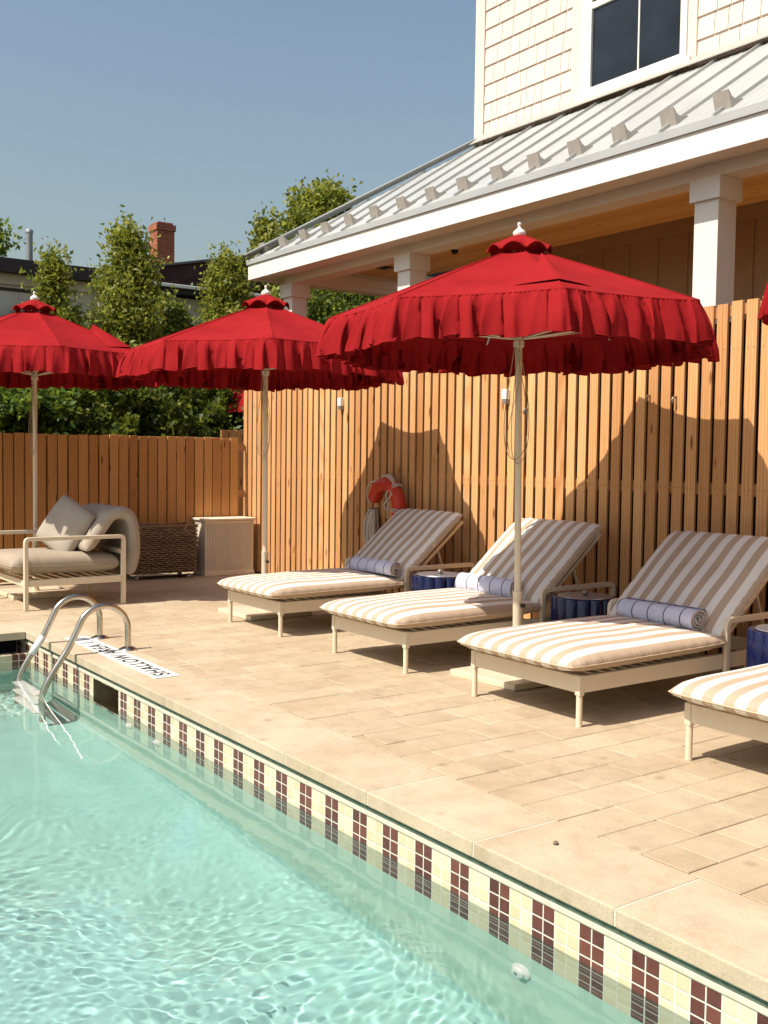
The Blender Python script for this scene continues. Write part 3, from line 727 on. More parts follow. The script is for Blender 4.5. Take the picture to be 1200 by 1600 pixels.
def make_lounger():
    t = empty('sun_lounger')
    hw = LW/2
    for sx in (-1, 1):
        for y in (.02, 1.62):
            b = MB(); b.tube([(sx*(hw-.02), y, 0), (sx*(hw-.02), y, .19)], [.0185, .0185], 14)
            b.lathe([(.0195, 0), (.0195, .012), (.0185, .013)], 14, (sx*(hw-.02), y, 0)); b.build('leg', MAT['cream'], t, smooth='angle')
    b = MB()
    b.box(-hw-.0, -hw+.04, -.0, .04, .185, .302); b.box(hw-.04, hw, -.0, .04, .185, .302)
    b.box(-hw+.04, hw-.04, .004, .034, .20, .300)
    for sx in (-1, 1): b.box(sx*(hw-.004), sx*(hw-.034), .041, 2.02, .20, .298)
    b.box(-hw+.035, hw-.035, 1.99, 2.02, .20, .298)
    b.build('frame', MAT['cream'], t, bevel=.004)
    b = MB(); y = .08
    while y < 1.28: b.box(-hw+.036, hw-.036, y, y+.07, .278, .290); y += .1
    b.build('slats', MAT['cream'], t)
    for sx in (-1, 1):
        b = MB(); x = sx*(hw+.016)
        flatbar(b, rounded([(x, 1.345, .16), (x, 1.345, .522), (x, 2.16, .522), (x, 2.16, .19)], .045), .030, .042)
        b.build('armrest', MAT['cream'], t, bevel=.005)
    seat = cushion('seat_cushion', 1.06, 1.48, .175, MAT['stripes'], t, (0, .62, .374), (R(.6), 0, 0), seed=3)
    ang = R(40); L = .95
    c = Vector((0, 1.33, .375)); dr = Vector((0, math.cos(ang), math.sin(ang))); nn = Vector((0, -math.sin(ang), math.cos(ang)))
    back = cushion('back_cushion', 1.02, L, .13, MAT['stripes'], t, c+dr*L/2+nn*.045, (ang, 0, 0), nv=34, seed=9)
    b = MB(); q = c-nn*.045
    for sx in (-1, 1): b.bar(q+Vector((sx*(hw-.06), 0, 0))+dr*.02, q+Vector((sx*(hw-.06), 0, 0))+dr*(L-.02), .03, .03)
    for s in (.03, .3, .58, .93): b.bar(q+Vector((-hw+.07, 0, 0))+dr*s, q+Vector((hw-.07, 0, 0))+dr*s, .035, .014)
    b.build('back_frame', MAT['cream'], t, bevel=.003)
    for sx in (-1, 1): MB().bar(q+Vector((sx*(hw-.09), 0, 0))+dr*.55, Vector((sx*(hw-.09), 1.95, .27)), .02, .012).build('back_stay', MAT['cream'], t)
    return t
LG = 'striped sun loungers along the tall fence'
spots = [(-8.197, 4.455, 'cream striped lounger with a rolled towel standing below the lifebuoy, farthest along the fence'),
         (-6.395, 4.45, 'cream striped lounger with rolled towel partly behind the front umbrella pole'),
         (-4.650, 4.405, 'cream striped lounger with shaded back, nearest one seen almost whole, with a towel roll'),
         (-2.935, 4.395, 'cream striped lounger cut off by the right edge, only its foot end in the photo')]
proto = make_lounger()
for i, (x, y, l) in enumerate(spots):
    o = proto if i == 0 else copy_tree(proto)
    o.location = (x, y, 0); tag(o, l, 'sun lounger', LG)
    o.rotation_euler.z = R((0, .3, 0, -.2)[i])
# towels
def make_towel():
    t = empty('rolled_towel'); L = .66
    pts = []; turns = 3.6; n = 100
    for i in range(n+1):
        s = i/n; an = s*turns*2*math.pi; rad = .014+.066*s
        pts.append((rad*math.cos(an), rad*math.sin(an)))
    inner = [(p[0]*(1-.0105/max(.0105, math.hypot(*p)*1.0)), p[1]*(1-.0105/max(.0105, math.hypot(*p)))) for p in pts]
    mb = MB(); vs = []; nseg = 14
    rj = random.Random(4)
    for k in range(nseg+1):
        x = -L/2+L*k/nseg; pinch = 1-.0*abs(x)
        jx = [rj.uniform(-.004, .004) for _ in range(8)] if k in (0, nseg) else [0]*8
        for i, (a, b_) in enumerate(zip(pts, inner)):
            dx = .012*math.sin(i*.19+1)*(1 if k == nseg else (-1 if k == 0 else 0))
            vs.append((x+dx, a[0]*1.08*pinch, a[1]*.98*pinch)); vs.append((x+dx, b_[0]*1.08*pinch, b_[1]*.98*pinch))
    m_ = 2*(n+1); fs = []
    for k in range(nseg):
        for i in range(n):
            for o_ in (0, 1):
                a = k*m_+2*i+o_; fs.append((a, a+2, a+2+m_, a+m_))
    for k in (0, nseg):
        for i in range(n): a = k*m_+2*i; fs.append((a, a+1, a+3, a+2))
    mb.add(vs, fs); mb.build('towel_roll', MAT['towel'], t, smooth='angle')
    return t
tw = make_towel()
TL = ['lavender striped towel roll on the farthest lounger below the lifebuoy', 'lavender striped towel roll crossed by the front umbrella pole', 'lavender striped towel roll in the shade on the nearest whole lounger']
for i, (x, y, rzz) in enumerate(((-8.05, 5.70, .02), (-6.42, 5.68, .05), (-4.63, 5.66, -.01))):
    o = tw if i == 0 else copy_tree(tw)
    o.location = (x, y, .515); o.rotation_euler = (R((0, 70, 200)[i]), 0, rzz); tag(o, TL[i], 'towel', 'rolled towels on the loungers')
# side tables
def make_table():
    t = empty('drum_table'); nf = 14; r0_, n = .265, nf*8
    mb = MB(); vs = []
    prof = [(0.985, 0), (1, .01), (1, .482), (.985, .489)]
    for s, z in prof:
        for k in range(n):
            a = 2*math.pi*k/n; rad = (r0_-.026+.026*abs(math.sin(a*nf/2))**.6)*s; vs.append((rad*math.cos(a), rad*math.sin(a), z))
    m_ = len(prof); fs = [(i*n+k, i*n+(k+1) % n, (i+1)*n+(k+1) % n, (i+1)*n+k) for i in range(m_-1) for k in range(n)]
    fs += [tuple(range(n-1, -1, -1)), tuple(range((m_-1)*n, m_*n))]
    mb.add(vs, fs).build('fluted_body', MAT['navy'], t, smooth='angle')
    MB().lathe([(.21, .4895), (.215, .495), (.21, .501)], 40).build('table_top', MAT['stone_cap'], t, smooth='angle')
    MB().lathe([(.012, .501), (.014, .509), (.028, .517), (.030, .529), (.018, .541), (.003, .545)], 18).build('knob', MAT['knob'], t, smooth=True)
    return t
tb = make_table()
TBL = ['navy fluted drum table beside the farthest lounger, its pale top in the sun', 'navy fluted drum table in the shade between the second and third loungers', 'navy fluted drum table cut off at the right edge beside the nearest lounger pair']
for i, (x, y) in enumerate(((-7.36, 5.93), (-5.62, 5.98), (-3.80, 5.92))):
    o = tb if i == 0 else copy_tree(tb); o.location = (x, y, 0); tag(o, TBL[i], 'side table', 'navy drum tables between the loungers'); o.rotation_euler.z = i*.7

# ================================================================ UMBRELLAS
def make_umbrella(seed=0, zr=2.53, rad=1.33, rot=-9, flap_k=7, apex=3.04, flap_s=(.54, .88), tilt=(0, 0), bits=True):
    t = empty('patio_umbrella'); r_ = random.Random(seed); rot = R(rot)
    if bits:
        b = MB(); b.box(-.34, .34, -.34, .34, 0, .045); b.build('base_plate', MAT['cream'], t, bevel=.006)
        b = MB(); b.lathe([(.045, .045), (.045, .06), (.034, .062), (.034, .60), (.036, .605), (.036, .615)], 24); b.build('base_sleeve', MAT['cream'], t, smooth='angle')
        b = MB(); b.tube([(.03, 0, .52), (.055, -.01, .52)], .006, 8); b.lathe([(.0, 0), (.018, .0), (.018, .022), (.0, .022)], 8, (.065, -.01, .509)); b.build('clamp_knob', MAT['dark'], t)
        b = MB(); b.lathe([(.0245, .606), (.0245, 2.98)], 20); b.build('pole', MAT['cream'], t, smooth='angle')
        b = MB(); b.lathe([(.026, 2.34), (.038, 2.345), (.038, 2.38), (.030, 2.385), (.030, 2.42)], 20); b.build('runner_hub', MAT['cream'], t, smooth='angle')
    zt = apex
    def rib(k, s): a = R(22.5+45*k)+rot; return Vector((rad*s*math.cos(a), rad*s*math.sin(a), zt+(zr-zt)*(s**1.04)))
    canopy = MB(); ns, nm = 14, 16
    s0 = .11
    rim = []
    def surf(k, s, m):
        A, B = rib(k, s), rib(k+1, s); q = A.lerp(B, m); bow = 4*m*(1-m)
        inw = Vector((-q.x, -q.y, 0)).normalized()
        q = q+inw*(.055*bow*s*s)+Vector((0, 0, -.018*bow*math.sin(min(1, s)*math.pi)))
        return q
    for k in range(8):
        vs = [surf(k, s0+(1-s0)*i/ns, j/nm) for i in range(ns+1) for j in range(nm+1)]
        fs = [(i*(nm+1)+j, i*(nm+1)+j+1, (i+1)*(nm+1)+j+1, (i+1)*(nm+1)+j) for i in range(ns) for j in range(nm)]
        canopy.add(vs, fs)
    co = canopy.build('canopy', MAT['red'], t)
    bm2 = bmesh.new(); bm2.from_mesh(co.data); bmesh.ops.remove_doubles(bm2, verts=bm2.verts, dist=.0008); bmesh.ops.recalc_face_normals(bm2, faces=bm2.faces); bm2.to_mesh(co.data); bm2.free()
    co.data.polygons.foreach_set('use_smooth', [True]*len(co.data.polygons)); co.data.set_sharp_from_angle(angle=R(14))
    sm_ = MB()
    for k in range(8): sm_.tube([rib(k, s0+(1-s0)*i/8)+Vector((0, 0, .002)) for i in range(9)], .0035, 5)
    pts = [surf(k, 1.0, j/nm)+Vector((0, 0, -.004)) for k in range(8) for j in range(nm)]
    sm_.tube(pts, .006, 6, closed=True); sm_.build('hem_seam', MAT['red'], co, smooth=True)
    # ruffle
    SG_ = 78; per = 8*SG_; rows = 12; vs = []
    fold_ph = []; a_ = 0
    # irregular folds: cumulative phase
    ph = [0.0]
    f = 2*math.pi/9
    for i in range(per):
        f = .62*f+.38*(2*math.pi/r_.choice((5.5, 7, 9, 13, 20, 26))); ph.append(ph[-1]+f)
    sc_ = round(ph[-1]/(2*math.pi))*2*math.pi/ph[-1]; ph = [p_*sc_ for p_ in ph]
    amps = [r_.uniform(.25, 1.6) for _ in range(104)]; hl = [r_.uniform(-.015, .02) for _ in range(78)]
    def lerp_l(L_, x): i = int(x) % len(L_); j = (i+1) % len(L_); fr = x-int(x); fr = fr*fr*(3-2*fr); return L_[i]*(1-fr)+L_[j]*fr
    for i in range(per):
        k = i//SG_; m = (i % SG_)/SG_
        q = surf(k, 1.0, m); q2 = surf(k, 1.0, m+.01) if m < .98 else surf((k+1) % 8, 1.0, .01)
        tan = (q2-q); tan.z = 0; tan.normalize(); out = Vector((tan.y, -tan.x, 0))
        cr = Vector((q.x, q.y, 0)).normalized(); out = out if out.dot(cr) > 0 else -out
        out = (out*.6+cr*.4).normalized()
        am = lerp_l(amps, i/6.0); hh = .258+lerp_l(hl, i/8.0)
        for j in range(rows+1):
            s = j/rows
            q_ = ph[i]+.9*s*math.sin(i*.045+1); fo = 2*abs(math.sin(q_/2))**.6-1.15+.25*math.sin(2*q_+1.3+2.0*s)
            fo2 = math.cos(ph[i])
            small = .006*math.sin(i*2.4+2*math.sin(i*.31))*max(0, 1-s*2.6)
            o_ = .002+s*.06+am*(s**.5)*.046*fo+small
            bill = .014*math.sin(s*math.pi)*am
            p_ = q+out*(o_+bill)+tan*(am*(s**.7)*.040*math.cos(q_*1.0)*math.copysign(1, math.sin(q_/2)+1e-6))+Vector((0, 0, -.002-hh*s+.010*s*fo2*am))
            vs.append(p_)
    fs = [(i*(rows+1)+j, i*(rows+1)+j+1, ((i+1) % per)*(rows+1)+j+1, ((i+1) % per)*(rows+1)+j) for i in range(per) for j in range(rows)]
    rf = MB().add(vs, fs).build('ruffle', MAT['red'], t, smooth=True)
    # edge hem on the ruffle
    MB().tube([vs[i*(rows+1)+rows] for i in range(per)], .0028, 5, closed=True).build('ruffle_hem', MAT['red'], rf, smooth=True)
    # vent cap with scalloped hem
    vs = []; nr, na = 8, 96
    for i in range(nr+1):
        s = i/nr; rad_ = .02+.205*s
        for j in range(na):
            a = 2*math.pi*j/na; sc = abs(math.sin(4*(a-rot-R(22.5))))
            z = zt+.085-.085*s-.055*(s**3)+(.052*(sc**.8)*(s**3))
            rr_ = rad_*(1-.03*sc*s)
            vs.append((rr_*math.cos(a), rr_*math.sin(a), z))
    fs = [(i*na+j, i*na+(j+1) % na, (i+1)*na+(j+1) % na, (i+1)*na+j) for i in range(nr) for j in range(na)]
    vc = MB().add(vs, fs).build('vent_cap', MAT['red'], t, smooth=True)
    MB().tube([Vector(v) for v in vs[-na:]], .006, 6, closed=True).build('cap_hem', MAT['red'], vc, smooth=True)
    MB().lathe([(.036, zt+.05), (.042, zt+.083), (.046, zt+.092), (.043, zt+.104), (.028, zt+.118), (.011, zt+.132), (.009, zt+.146), (.015, zt+.154), (.013, zt+.165), (.003, zt+.171)], 22).build('finial', MAT['white_post'], t, smooth=True)
    # sewn pocket flap across one rib
    fl = MB(); nU, nV = 10, 10; vs = []
    for i in range(nU+1):
        s = flap_s[0]+(flap_s[1]-flap_s[0])*i/nU
        for j in range(nV+1):
            m = (j/nV-.5)*2; wdt = .16+.50*(i/nU)
            kk = flap_k
            if m < 0: q = surf((kk-1) % 8, s, 1+m*wdt*.45)
            else: q = surf(kk % 8, s, m*wdt*.45)
            e = (1-abs(m)**1.6)
            lift = .004+.065*e*(1-i/nU)**1.0+.012*e
            vs.append(q+Vector((0, 0, lift)))
    fs = [(i*(nV+1)+j, i*(nV+1)+j+1, (i+1)*(nV+1)+j+1, (i+1)*(nV+1)+j) for i in range(nU) for j in range(nV)]
    fo = fl.add(vs, fs).build('vent_flap', MAT['red'], co, smooth=True)
    if bits:
        for k in range(8):
            b = MB(); pts = [rib(k, s)+Vector((0, 0, -.022)) for s in (.04, .5, .985)]; b.tube(pts, .0085, 8)
            rb = b.build('rib', MAT['white_plastic'], t, smooth=True)
            b = MB(); b.tube([(.03*math.cos(R(22.5+45*k)+rot), .03*math.sin(R(22.5+45*k)+rot), 2.40), rib(k, .86)+Vector((0, 0, -.03))], .007, 8); b.build('strut', MAT['cream'], rb, smooth=True)
        # hanging cord loops
        b = MB()
        for (dx, dz, ph_, wd) in ((.0, 0, .3, .15), (.04, .03, 1.4, .12)):
            pts = []
            for i in range(33):
                s = i/32; an = s*2*math.pi
                pts.append((.0+dx+wd*math.sin(an)*(.35+.65*(1-math.cos(an))/2), -.03-.012*math.sin(an*2+ph_), 2.35-dz-.40*(1-math.cos(an))))
            b.tube(pts, .0028, 6)
        b.tube([(.03, -.02, 2.50), (.05, -.035, 2.1), (-.02, -.04, 1.9), (-.09, -.03, 1.72), (-.06, -.03, 1.60)], .0022, 6)
        b.build('cord', MAT['cord'], t, smooth=True)
    return t
UG = 'red ruffled umbrellas beside the pool'
u = make_umbrella(1, 2.53, 1.33, -9, flap_k=7); u.location = (-5.40, 5.07, 0); u.rotation_euler = (R(.3), R(-.9), 0); tag(u, 'large red ruffled umbrella between the second and third loungers, nearest one seen whole', 'umbrella', UG)
u = make_umbrella(2, 2.55, 1.31, -4, flap_k=4); u.location = (-8.95, 5.0, 0); u.rotation_euler = (0, R(-.4), 0); tag(u, 'red ruffled umbrella in the middle of the three, its pole left of the farthest lounger', 'umbrella', UG)
u = make_umbrella(3, 2.60, 1.33, 16, flap_k=0, apex=3.13); u.location = (-11.45, 3.53, 0); u.rotation_euler = (0, 0, 0); tag(u, 'red ruffled umbrella over the grey armchair at the left edge', 'umbrella', UG)
u = make_umbrella(4, 2.50, 1.33, 8, flap_k=2); u.location = (-1.83, 5.07, 0); tag(u, 'red ruffled umbrella of which only a corner shows at the right edge', 'umbrella', UG)
u = make_umbrella(5, 2.50, 1.33, 8, flap_k=2, bits=True); u.location = (-14.3, 8.72, 0); tag(u, 'distant red umbrella corner peeping past the left end of the tall fence', 'umbrella', UG)

# ================================================================ ARMCHAIR
t = empty('lounge_chair', (-10.30, 3.08, 0)); tag(t, 'cream metal lounge armchair with taupe seat cushion at the left edge beside the pool', 'armchair')
b = MB()
xw = -1.02; yl = 1.0
for x in (0, xw):
    for y in (0, yl):
        MB().box(x-.024, x+.024, y-.02, y+.02, 0, .66).build('leg', MAT['cream'], t, bevel=.004)
for x in (0, xw):
    b = MB(); flatbar(b, rounded([(x, .0, .64), (x, .0, .705), (x, yl, .705), (x, yl, .64)], .035), .046, .038); b.build('armrest', MAT['cream'], t, bevel=.004)
b = MB()
for x in (0, xw): b.box(x-.018, x+.018, .022, yl-.022, .235, .30)
b.box(xw+.026, -.026, -.018, .018, .235, .30); b.box(xw+.026, -.026, yl-.018, yl+.018, .235, .30); b.box(xw+.026, -.026, yl-.018, yl+.018, .52, .57)
y = .12
while y < .9: b.box(xw+.026, -.026, y, y+.05, .27, .285); y += .11
b.build('frame', MAT['cream'], t, bevel=.003)
cushion('seat_cushion', .93, 1.13, .25, MAT['taupe'], t, (xw/2, .435, .425), (R(-1), 0, 0), p=7, seed=21, mats=MAT['taupe'])
# draped back pad: thick sheet following a profile in YZ
prof = [(.62, .56), (.70, .66), (.80, .80), (.90, .91), (1.02, .945), (1.11, .89), (1.145, .75), (1.15, .55), (1.12, .38), (1.07, .30)]
def thicksheet(prof, x0, x1, th, n=14):
    from itertools import product
    sm2 = []
    for i in range(len(prof)-1):
        for k in range(4):
            tt = k/4; p0_, p1_, p2_, p3_ = [Vector((*prof[max(0, min(len(prof)-1, i+q))], 0)) for q in (-1, 0, 1, 2)]
            sm2.append(.5*((2*p1_)+(p2_-p0_)*tt+(2*p0_-5*p1_+4*p2_-p3_)*tt*tt+(3*p1_-p0_-3*p2_+p3_)*tt**3))
    sm2.append(Vector((*prof[-1], 0))); m_ = len(sm2); vs = []; K = 12
    for xi in range(n+1):
        ux = xi/n*2-1; x = (x0+x1)/2+(x1-x0)/2*math.copysign(1-(1-abs(ux))**1.7, ux); e = max(0, 1-abs(ux)**8)**.5
        for side in (1, -1):
            for i, p_ in enumerate(sm2):
                tg = (sm2[min(i+1, m_-1)]-sm2[max(i-1, 0)]).normalized(); nn = Vector((-tg.y, tg.x, 0))
                ei = min(1, (min(i, m_-1-i)/3.0))**.5 if min(i, m_-1-i) < 3 else 1
                q = p_+nn*side*th/2*max(.04, e*ei)*(1+.05*math.sin(i*.6+xi*.8)); vs.append((x+.004*math.sin(i*.9), q.x, q.y))
    fs = []; W_ = 2*m_
    for xi in range(n):
        for s in (0, 1):
            for i in range(m_-1):
                a = xi*W_+s*m_+i; fs.append((a, a+1, a+1+W_, a+W_))
    for xi in range(n):
        for i in (0, m_-1): a = xi*W_+i; fs.append((a, a+m_, a+m_+W_, a+W_))
    for xi in (0, n):
        for i in range(m_-1): a = xi*W_+i; fs.append((a, a+1, a+1+m_, a+m_))
    return MB().add(vs, fs)
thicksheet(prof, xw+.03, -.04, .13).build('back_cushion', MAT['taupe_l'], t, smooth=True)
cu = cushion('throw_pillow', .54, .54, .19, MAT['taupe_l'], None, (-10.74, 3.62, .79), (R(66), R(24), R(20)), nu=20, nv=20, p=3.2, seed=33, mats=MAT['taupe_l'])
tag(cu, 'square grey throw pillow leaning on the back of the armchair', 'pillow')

# ================================================================ BASKET AND CHEST
t = empty('wicker_basket', (-12.1, 4.9, 0)); tag(t, 'dark brown wicker basket on casters against the lower fence beside the chest', 'basket')
BW, BD, BH, B0 = .86, -.36, .655, .07
b = MB(); b.box(BD+.03, -.03, .03, BW-.03, B0, B0+.02); b.box(BD+.03, -.025, .02, BW-.02, B0, .56); b.build('liner', MAT['gap_shade_liner'], t)
def weave(mb, A, B_, nst, rows, z0, z1, nrm):
    A = Vector(A); B_ = Vector(B_); nrm = Vector(nrm); rj = random.Random(2)
    for r_ in range(rows):
        z = z0+(z1-z0)*(r_+.5)/rows; pts = []; n = nst*2
        for i in range(n+1):
            s = i/n; off = math.cos(math.pi*(s*nst+r_))*.017
            pts.append(A.lerp(B_, s)+nrm*off+Vector((0, 0, z+rj.uniform(-.004, .004))))
        mb.tube(pts, [rj.uniform(.0095, .0125)]*len(pts), 5, caps=False)
b = MB(); weave(b, (0, 0, 0), (0, BW, 0), 17, 23, B0, BH, (1, 0, 0)); weave(b, (0, 0, 0), (BD, 0, 0), 8, 23, B0, BH, (0, -1, 0)); weave(b, (0, BW, 0), (BD, BW, 0), 8, 23, B0, BH, (0, 1, 0)); weave(b, (BD, 0, 0), (BD, BW, 0), 17, 23, B0, BH, (-1, 0, 0))
b.build('woven_side', MAT['wicker'], t, smooth=True)
b = MB()
for q in (0, .012): b.tube([(0+q, -q, BH+.012), (0+q, BW+q, BH+.012), (BD, BW+q, BH+.012), (BD, -q, BH+.012)], .014, 6, closed=True)
b.build('rim', MAT['wicker'], t, smooth=True)
for y in (.08, BW-.08):
    for x in (-.04, BD+.04):
        MB().tube([(x-.012, y, .028), (x+.012, y, .028)], .028, 14).build('caster', MAT['greymetal'], t)
t = empty('deck_chest', (-12.12, 5.90, 0)); tag(t, 'beige ribbed deck box with a flat lid in the corner of the two fences', 'storage box')
CW, CD = .70, -.34
b = MB(); b.box(CD, -.012, 0, CW, .04, .68)
y = .03
while y < CW-.03: b.box(-.012, -.002, y, y+.013, .07, .66); y += .0225
x = CD+.02
b.build('ribbed_body', MAT['chest'], t, bevel=.002, seg=1)
b = MB(); b.box(CD-.01, .004, -.008, CW+.008, 0, .052); b.build('base_trim', MAT['chest'], t, bevel=.006)
b = MB(); b.box(CD-.01, .004, -.006, CW+.006, .672, .712); b.box(CD-.02, .022, -.03, CW+.018, .713, .742); b.build('lid', MAT['chest'], t, bevel=.008, seg=3)

# ================================================================ LIFEBUOY
t = empty('lifebuoy', (-9.06, 6.62, 1.03)); tag(t, 'orange horseshoe lifebuoy with white grab rope hanging on the tall fence', 'lifebuoy')
Rr = .225; pts = []; rs = []
for i in range(41):
    a = R(172-(172+75)*i/40); pts.append((Rr*math.cos(a), -.07-.02*math.sin(a), Rr*math.sin(a)*1.06)); e = min(1, min(i, 40-i)/3+.35); rs.append(.076*e**.5)
MB().tube(pts, rs, 20).build('buoy_ring', MAT['orange'], t, smooth=True)
b = MB()
def arc(a0, a1, rad, bulge, n=14): return [((rad+bulge*math.sin(math.pi*i/n))*math.cos(R(a0+(a1-a0)*i/n)), -.10-.035*math.sin(math.pi*i/n), (rad+bulge*math.sin(math.pi*i/n))*math.sin(R(a0+(a1-a0)*i/n))) for i in range(n+1)]
for a0, a1 in ((175, 108), (105, 48), (-10, -65)): b.tube(arc(a0, a1, .285, .05), .009, 8)
for an in (48, -8):
    c_, s_ = math.cos(R(an)), math.sin(R(an))
    for o_ in (-.012, .012):
        ring = []
        for i in range(16):
            q = 2*math.pi*i/16; rad = Rr+.081*math.cos(q); ring.append((rad*c_-s_*o_, -.07+.081*math.sin(q), rad*s_*1.06+c_*o_))
        b.tube(ring, .008, 6, closed=True)
b.tube([(.14, -.15, .20), (.10, -.16, .12), (.13, -.15, .05), (.11, -.15, -.12)], .009, 8)
b.tube([(.14, -.15, .20), (.20, -.155, .14), (.14, -.16, .08), (.05, -.15, .02), (.10, -.15, -.03)], .009, 8)
b.build('grab_rope', MAT['rope'], t, smooth=True)
b = MB(); b.tube(rounded([(-.02, -.01, .30), (-.01, -.08, .335), (.12, -.10, .32), (.20, -.02, .10), (.21, .0, -.05)], .04), .016, 8); b.build('bracket', MAT['rope'], t, smooth=True)
t = empty('rope_coil', (-9.40, 6.6, .98)); tag(t, 'hank of white throw rope hanging on the fence left of the lifebuoy', 'rope')
b = MB(); rj = random.Random(8)
for i in range(17):
    w0 = rj.uniform(.02, .10); ln = rj.uniform(.38, .58); ph_ = rj.uniform(-.02, .02); yy = rj.uniform(-.03, .03)
    pts = [(ph_+w0*math.sin(2*math.pi*k/20), yy+.012*math.cos(4*math.pi*k/20), -ln/2+ln/2*math.cos(2*math.pi*k/20)) for k in range(20)]
    b.tube(pts, .0095, 6, closed=True)
b.tube([(-.02, -.03, -.02), (-.10, -.03, -.12), (-.14, -.03, -.20)], .007, 6)
b.build('rope_loops', MAT['rope'], t, smooth=True)
MB().tube([(0, .07, .01), (0, -.04, .01), (0, -.05, .03)], .009, 8).build('peg', MAT['greymetal'], t)

# ================================================================ POOL LADDER, SIGN, FITTINGS
t = empty('pool_ladder', (-8.15, 3.143, 0)); tag(t, 'curved stainless steel pool ladder at the shallow end beside the depth sign', 'ladder')
for x in (-.31, .31):
    path = [(x, 0, -.0), (x, .0, .14)]
    for i in range(13):
        a = math.pi*i/14; path.append((x, -.20+.20*math.cos(a), .165+.20*math.sin(a)))
    path += [(x, -.47, .07), (x, -.585, -.10), (x, -.65, -.21)]
    path += [(x, -.68, -.30), (x, -.685, -.40), (x, -.685, -1.10)]
    out = [Vector(path[0])]
    for i in range(len(path)-1):
        for k in range(4):
            p0_, p1_, p2_, p3_ = [Vector(path[max(0, min(len(path)-1, i+q))]) for q in (-1, 0, 1, 2)]; tt = (k+1)/4
            out.append(.5*((2*p1_)+(p2_-p0_)*tt+(2*p0_-5*p1_+4*p2_-p3_)*tt*tt+(3*p1_-p0_-3*p2_+p3_)*tt**3))
    MB().tube(out, .0245, 16).build('rail', MAT['steel'], t, smooth=True)
    MB().lathe([(.075, .001), (.072, .008), (.045, .022), (.026, .028)], 28, (x, 0, 0)).build('escutcheon', MAT['steel'], t, smooth='angle')
MB().tube([(-.31, -.478, .058), (-.31, -.572, -.08)], .0285, 14).build('grip_sleeve', MAT['white_plastic'], t, smooth=True)
for z in (-.36, -.62, -.88): MB().box(-.29, .29, -.74, -.64, z-.02, z+.012).build('tread', MAT['white_plastic'], t, bevel=.008)
# depth sign set flush in the coping
t = empty('depth_sign', (-7.65, 2.98, 0)); tag(t, 'white depth marker strip with black lettering set in the pool coping', 'sign')
MB().box(-.95, .95, -.095, .095, .002, .0065).build('plate', MAT['white_plastic'], t)
cu_ = bpy.data.curves.new('lettering', 'FONT'); cu_.body = 'SHALLOW AREA 1.17'; cu_.size = .17; cu_.align_x = 'CENTER'; cu_.align_y = 'CENTER'; cu_.extrude = .0008; cu_.offset = .001
cu_.space_character = 1.12
tmp = bpy.data.objects.new('tmp', cu_); COL.objects.link(tmp); bpy.context.view_layer.update()
dg = bpy.context.evaluated_depsgraph_get(); me_t = bpy.data.meshes.new_from_object(tmp.evaluated_get(dg)); bpy.data.objects.remove(tmp)
me_t.name = 'lettering'; me_t.materials.clear(); me_t.materials.append(MAT['dark'])
lo = bpy.data.objects.new('lettering', me_t); COL.objects.link(lo); lo.parent = t; lo.location = (0, 0, .0078); lo.rotation_euler = (0, 0, math.pi)
xsz = lo.dimensions.x or 1; lo.scale = (1.78/max(v.co.x*2 for v in me_t.vertices), 1.0, 1)
for i, (x, z, l) in enumerate(((-6.80, -.50, 'white return fitting under water just right of the skimmer'), (-6.33, -.52, 'white return fitting under water, second from the skimmer'), (-2.86, -.62, 'white return fitting under water in the near foreground'))):
    t = empty('return_fitting', (x, 2.74, z)); tag(t, l, 'pool fitting', 'return fittings in the pool wall')
    o = MB().lathe([(.05, 0), (.05, .008), (.032, .018), (.03, .03), (.012, .034)], 24).build('flange', MAT['white_plastic'], t, rot=(R(90), 0, 0), smooth='angle')
    MB().lathe([(.011, .0345), (.002, .036)], 14).build('eyeball', MAT['greymetal'], t, rot=(R(90), 0, 0))
o = MB().lathe([(.004, 0), (.012, .004), (.010, .012), (.002, .015)], 9, (0, 0, .002)).build('pebble', MAT['bark'], loc=(-2.93, 2.98, 0), smooth=True); tag(o, 'tiny dark pebble lying on the coping in the foreground', 'pebble')

# ================================================================ NEIGHBOURS
t = empty('neighbour_house', (-22, 3, 0)); tag(t, 'cream neighbouring house with dark flat roof edge and wide windows behind the lower fence', 'house')
nb = MB(); nb.box(-8, 0, -9, 5.0, 0, 5.3); nb.build('wall', MAT['clap'], t)
b = MB(); b.box(-8.2, .25, -9.2, 5.02, 5.22, 5.50); b.build('roof_edge', MAT['black_trim'], t)
b = MB(); b.box(0.002, .05, -9, 5.0, 5.0, 5.218); b.build('frieze', MAT['clap'], t)
for ya, yb, za, zb in ((2.1, 3.85, 3.6, 4.93), (4.05, 4.35, 3.8, 4.95), (-1.4, 1.6, 3.6, 4.93)):
    wn_ = empty('window', parent=t)
    b = MB(); b.box(.004, .06, ya, ya+.07, za, zb); b.box(.004, .06, yb-.07, yb, za, zb); b.box(.004, .06, ya+.07, yb-.07, zb-.06, zb); b.box(.004, .07, ya+.07, yb-.07, za, za+.06)
    b.build('frame', MAT['black_trim'] if yb-ya > 1 else MAT['win_frame'], wn_)
    MB().box(.003, .02, ya+.07, yb-.07, za+.06, zb-.06).build('pane', MAT['glass2'], wn_)
t = empty('neighbour_annex', (-23.5, 8.2, 0)); tag(t, 'cream annex with a white gutter and dark eave between the two neighbouring buildings', 'building')
MB().box(-6, 0, 0.22, 6, 0, 5.35).build('wall', MAT['clap'], t)
b = MB(); b.box(-6, .3, 0.22, 6.2, 5.40, 5.55); b.build('eave', MAT['black_trim'], t)
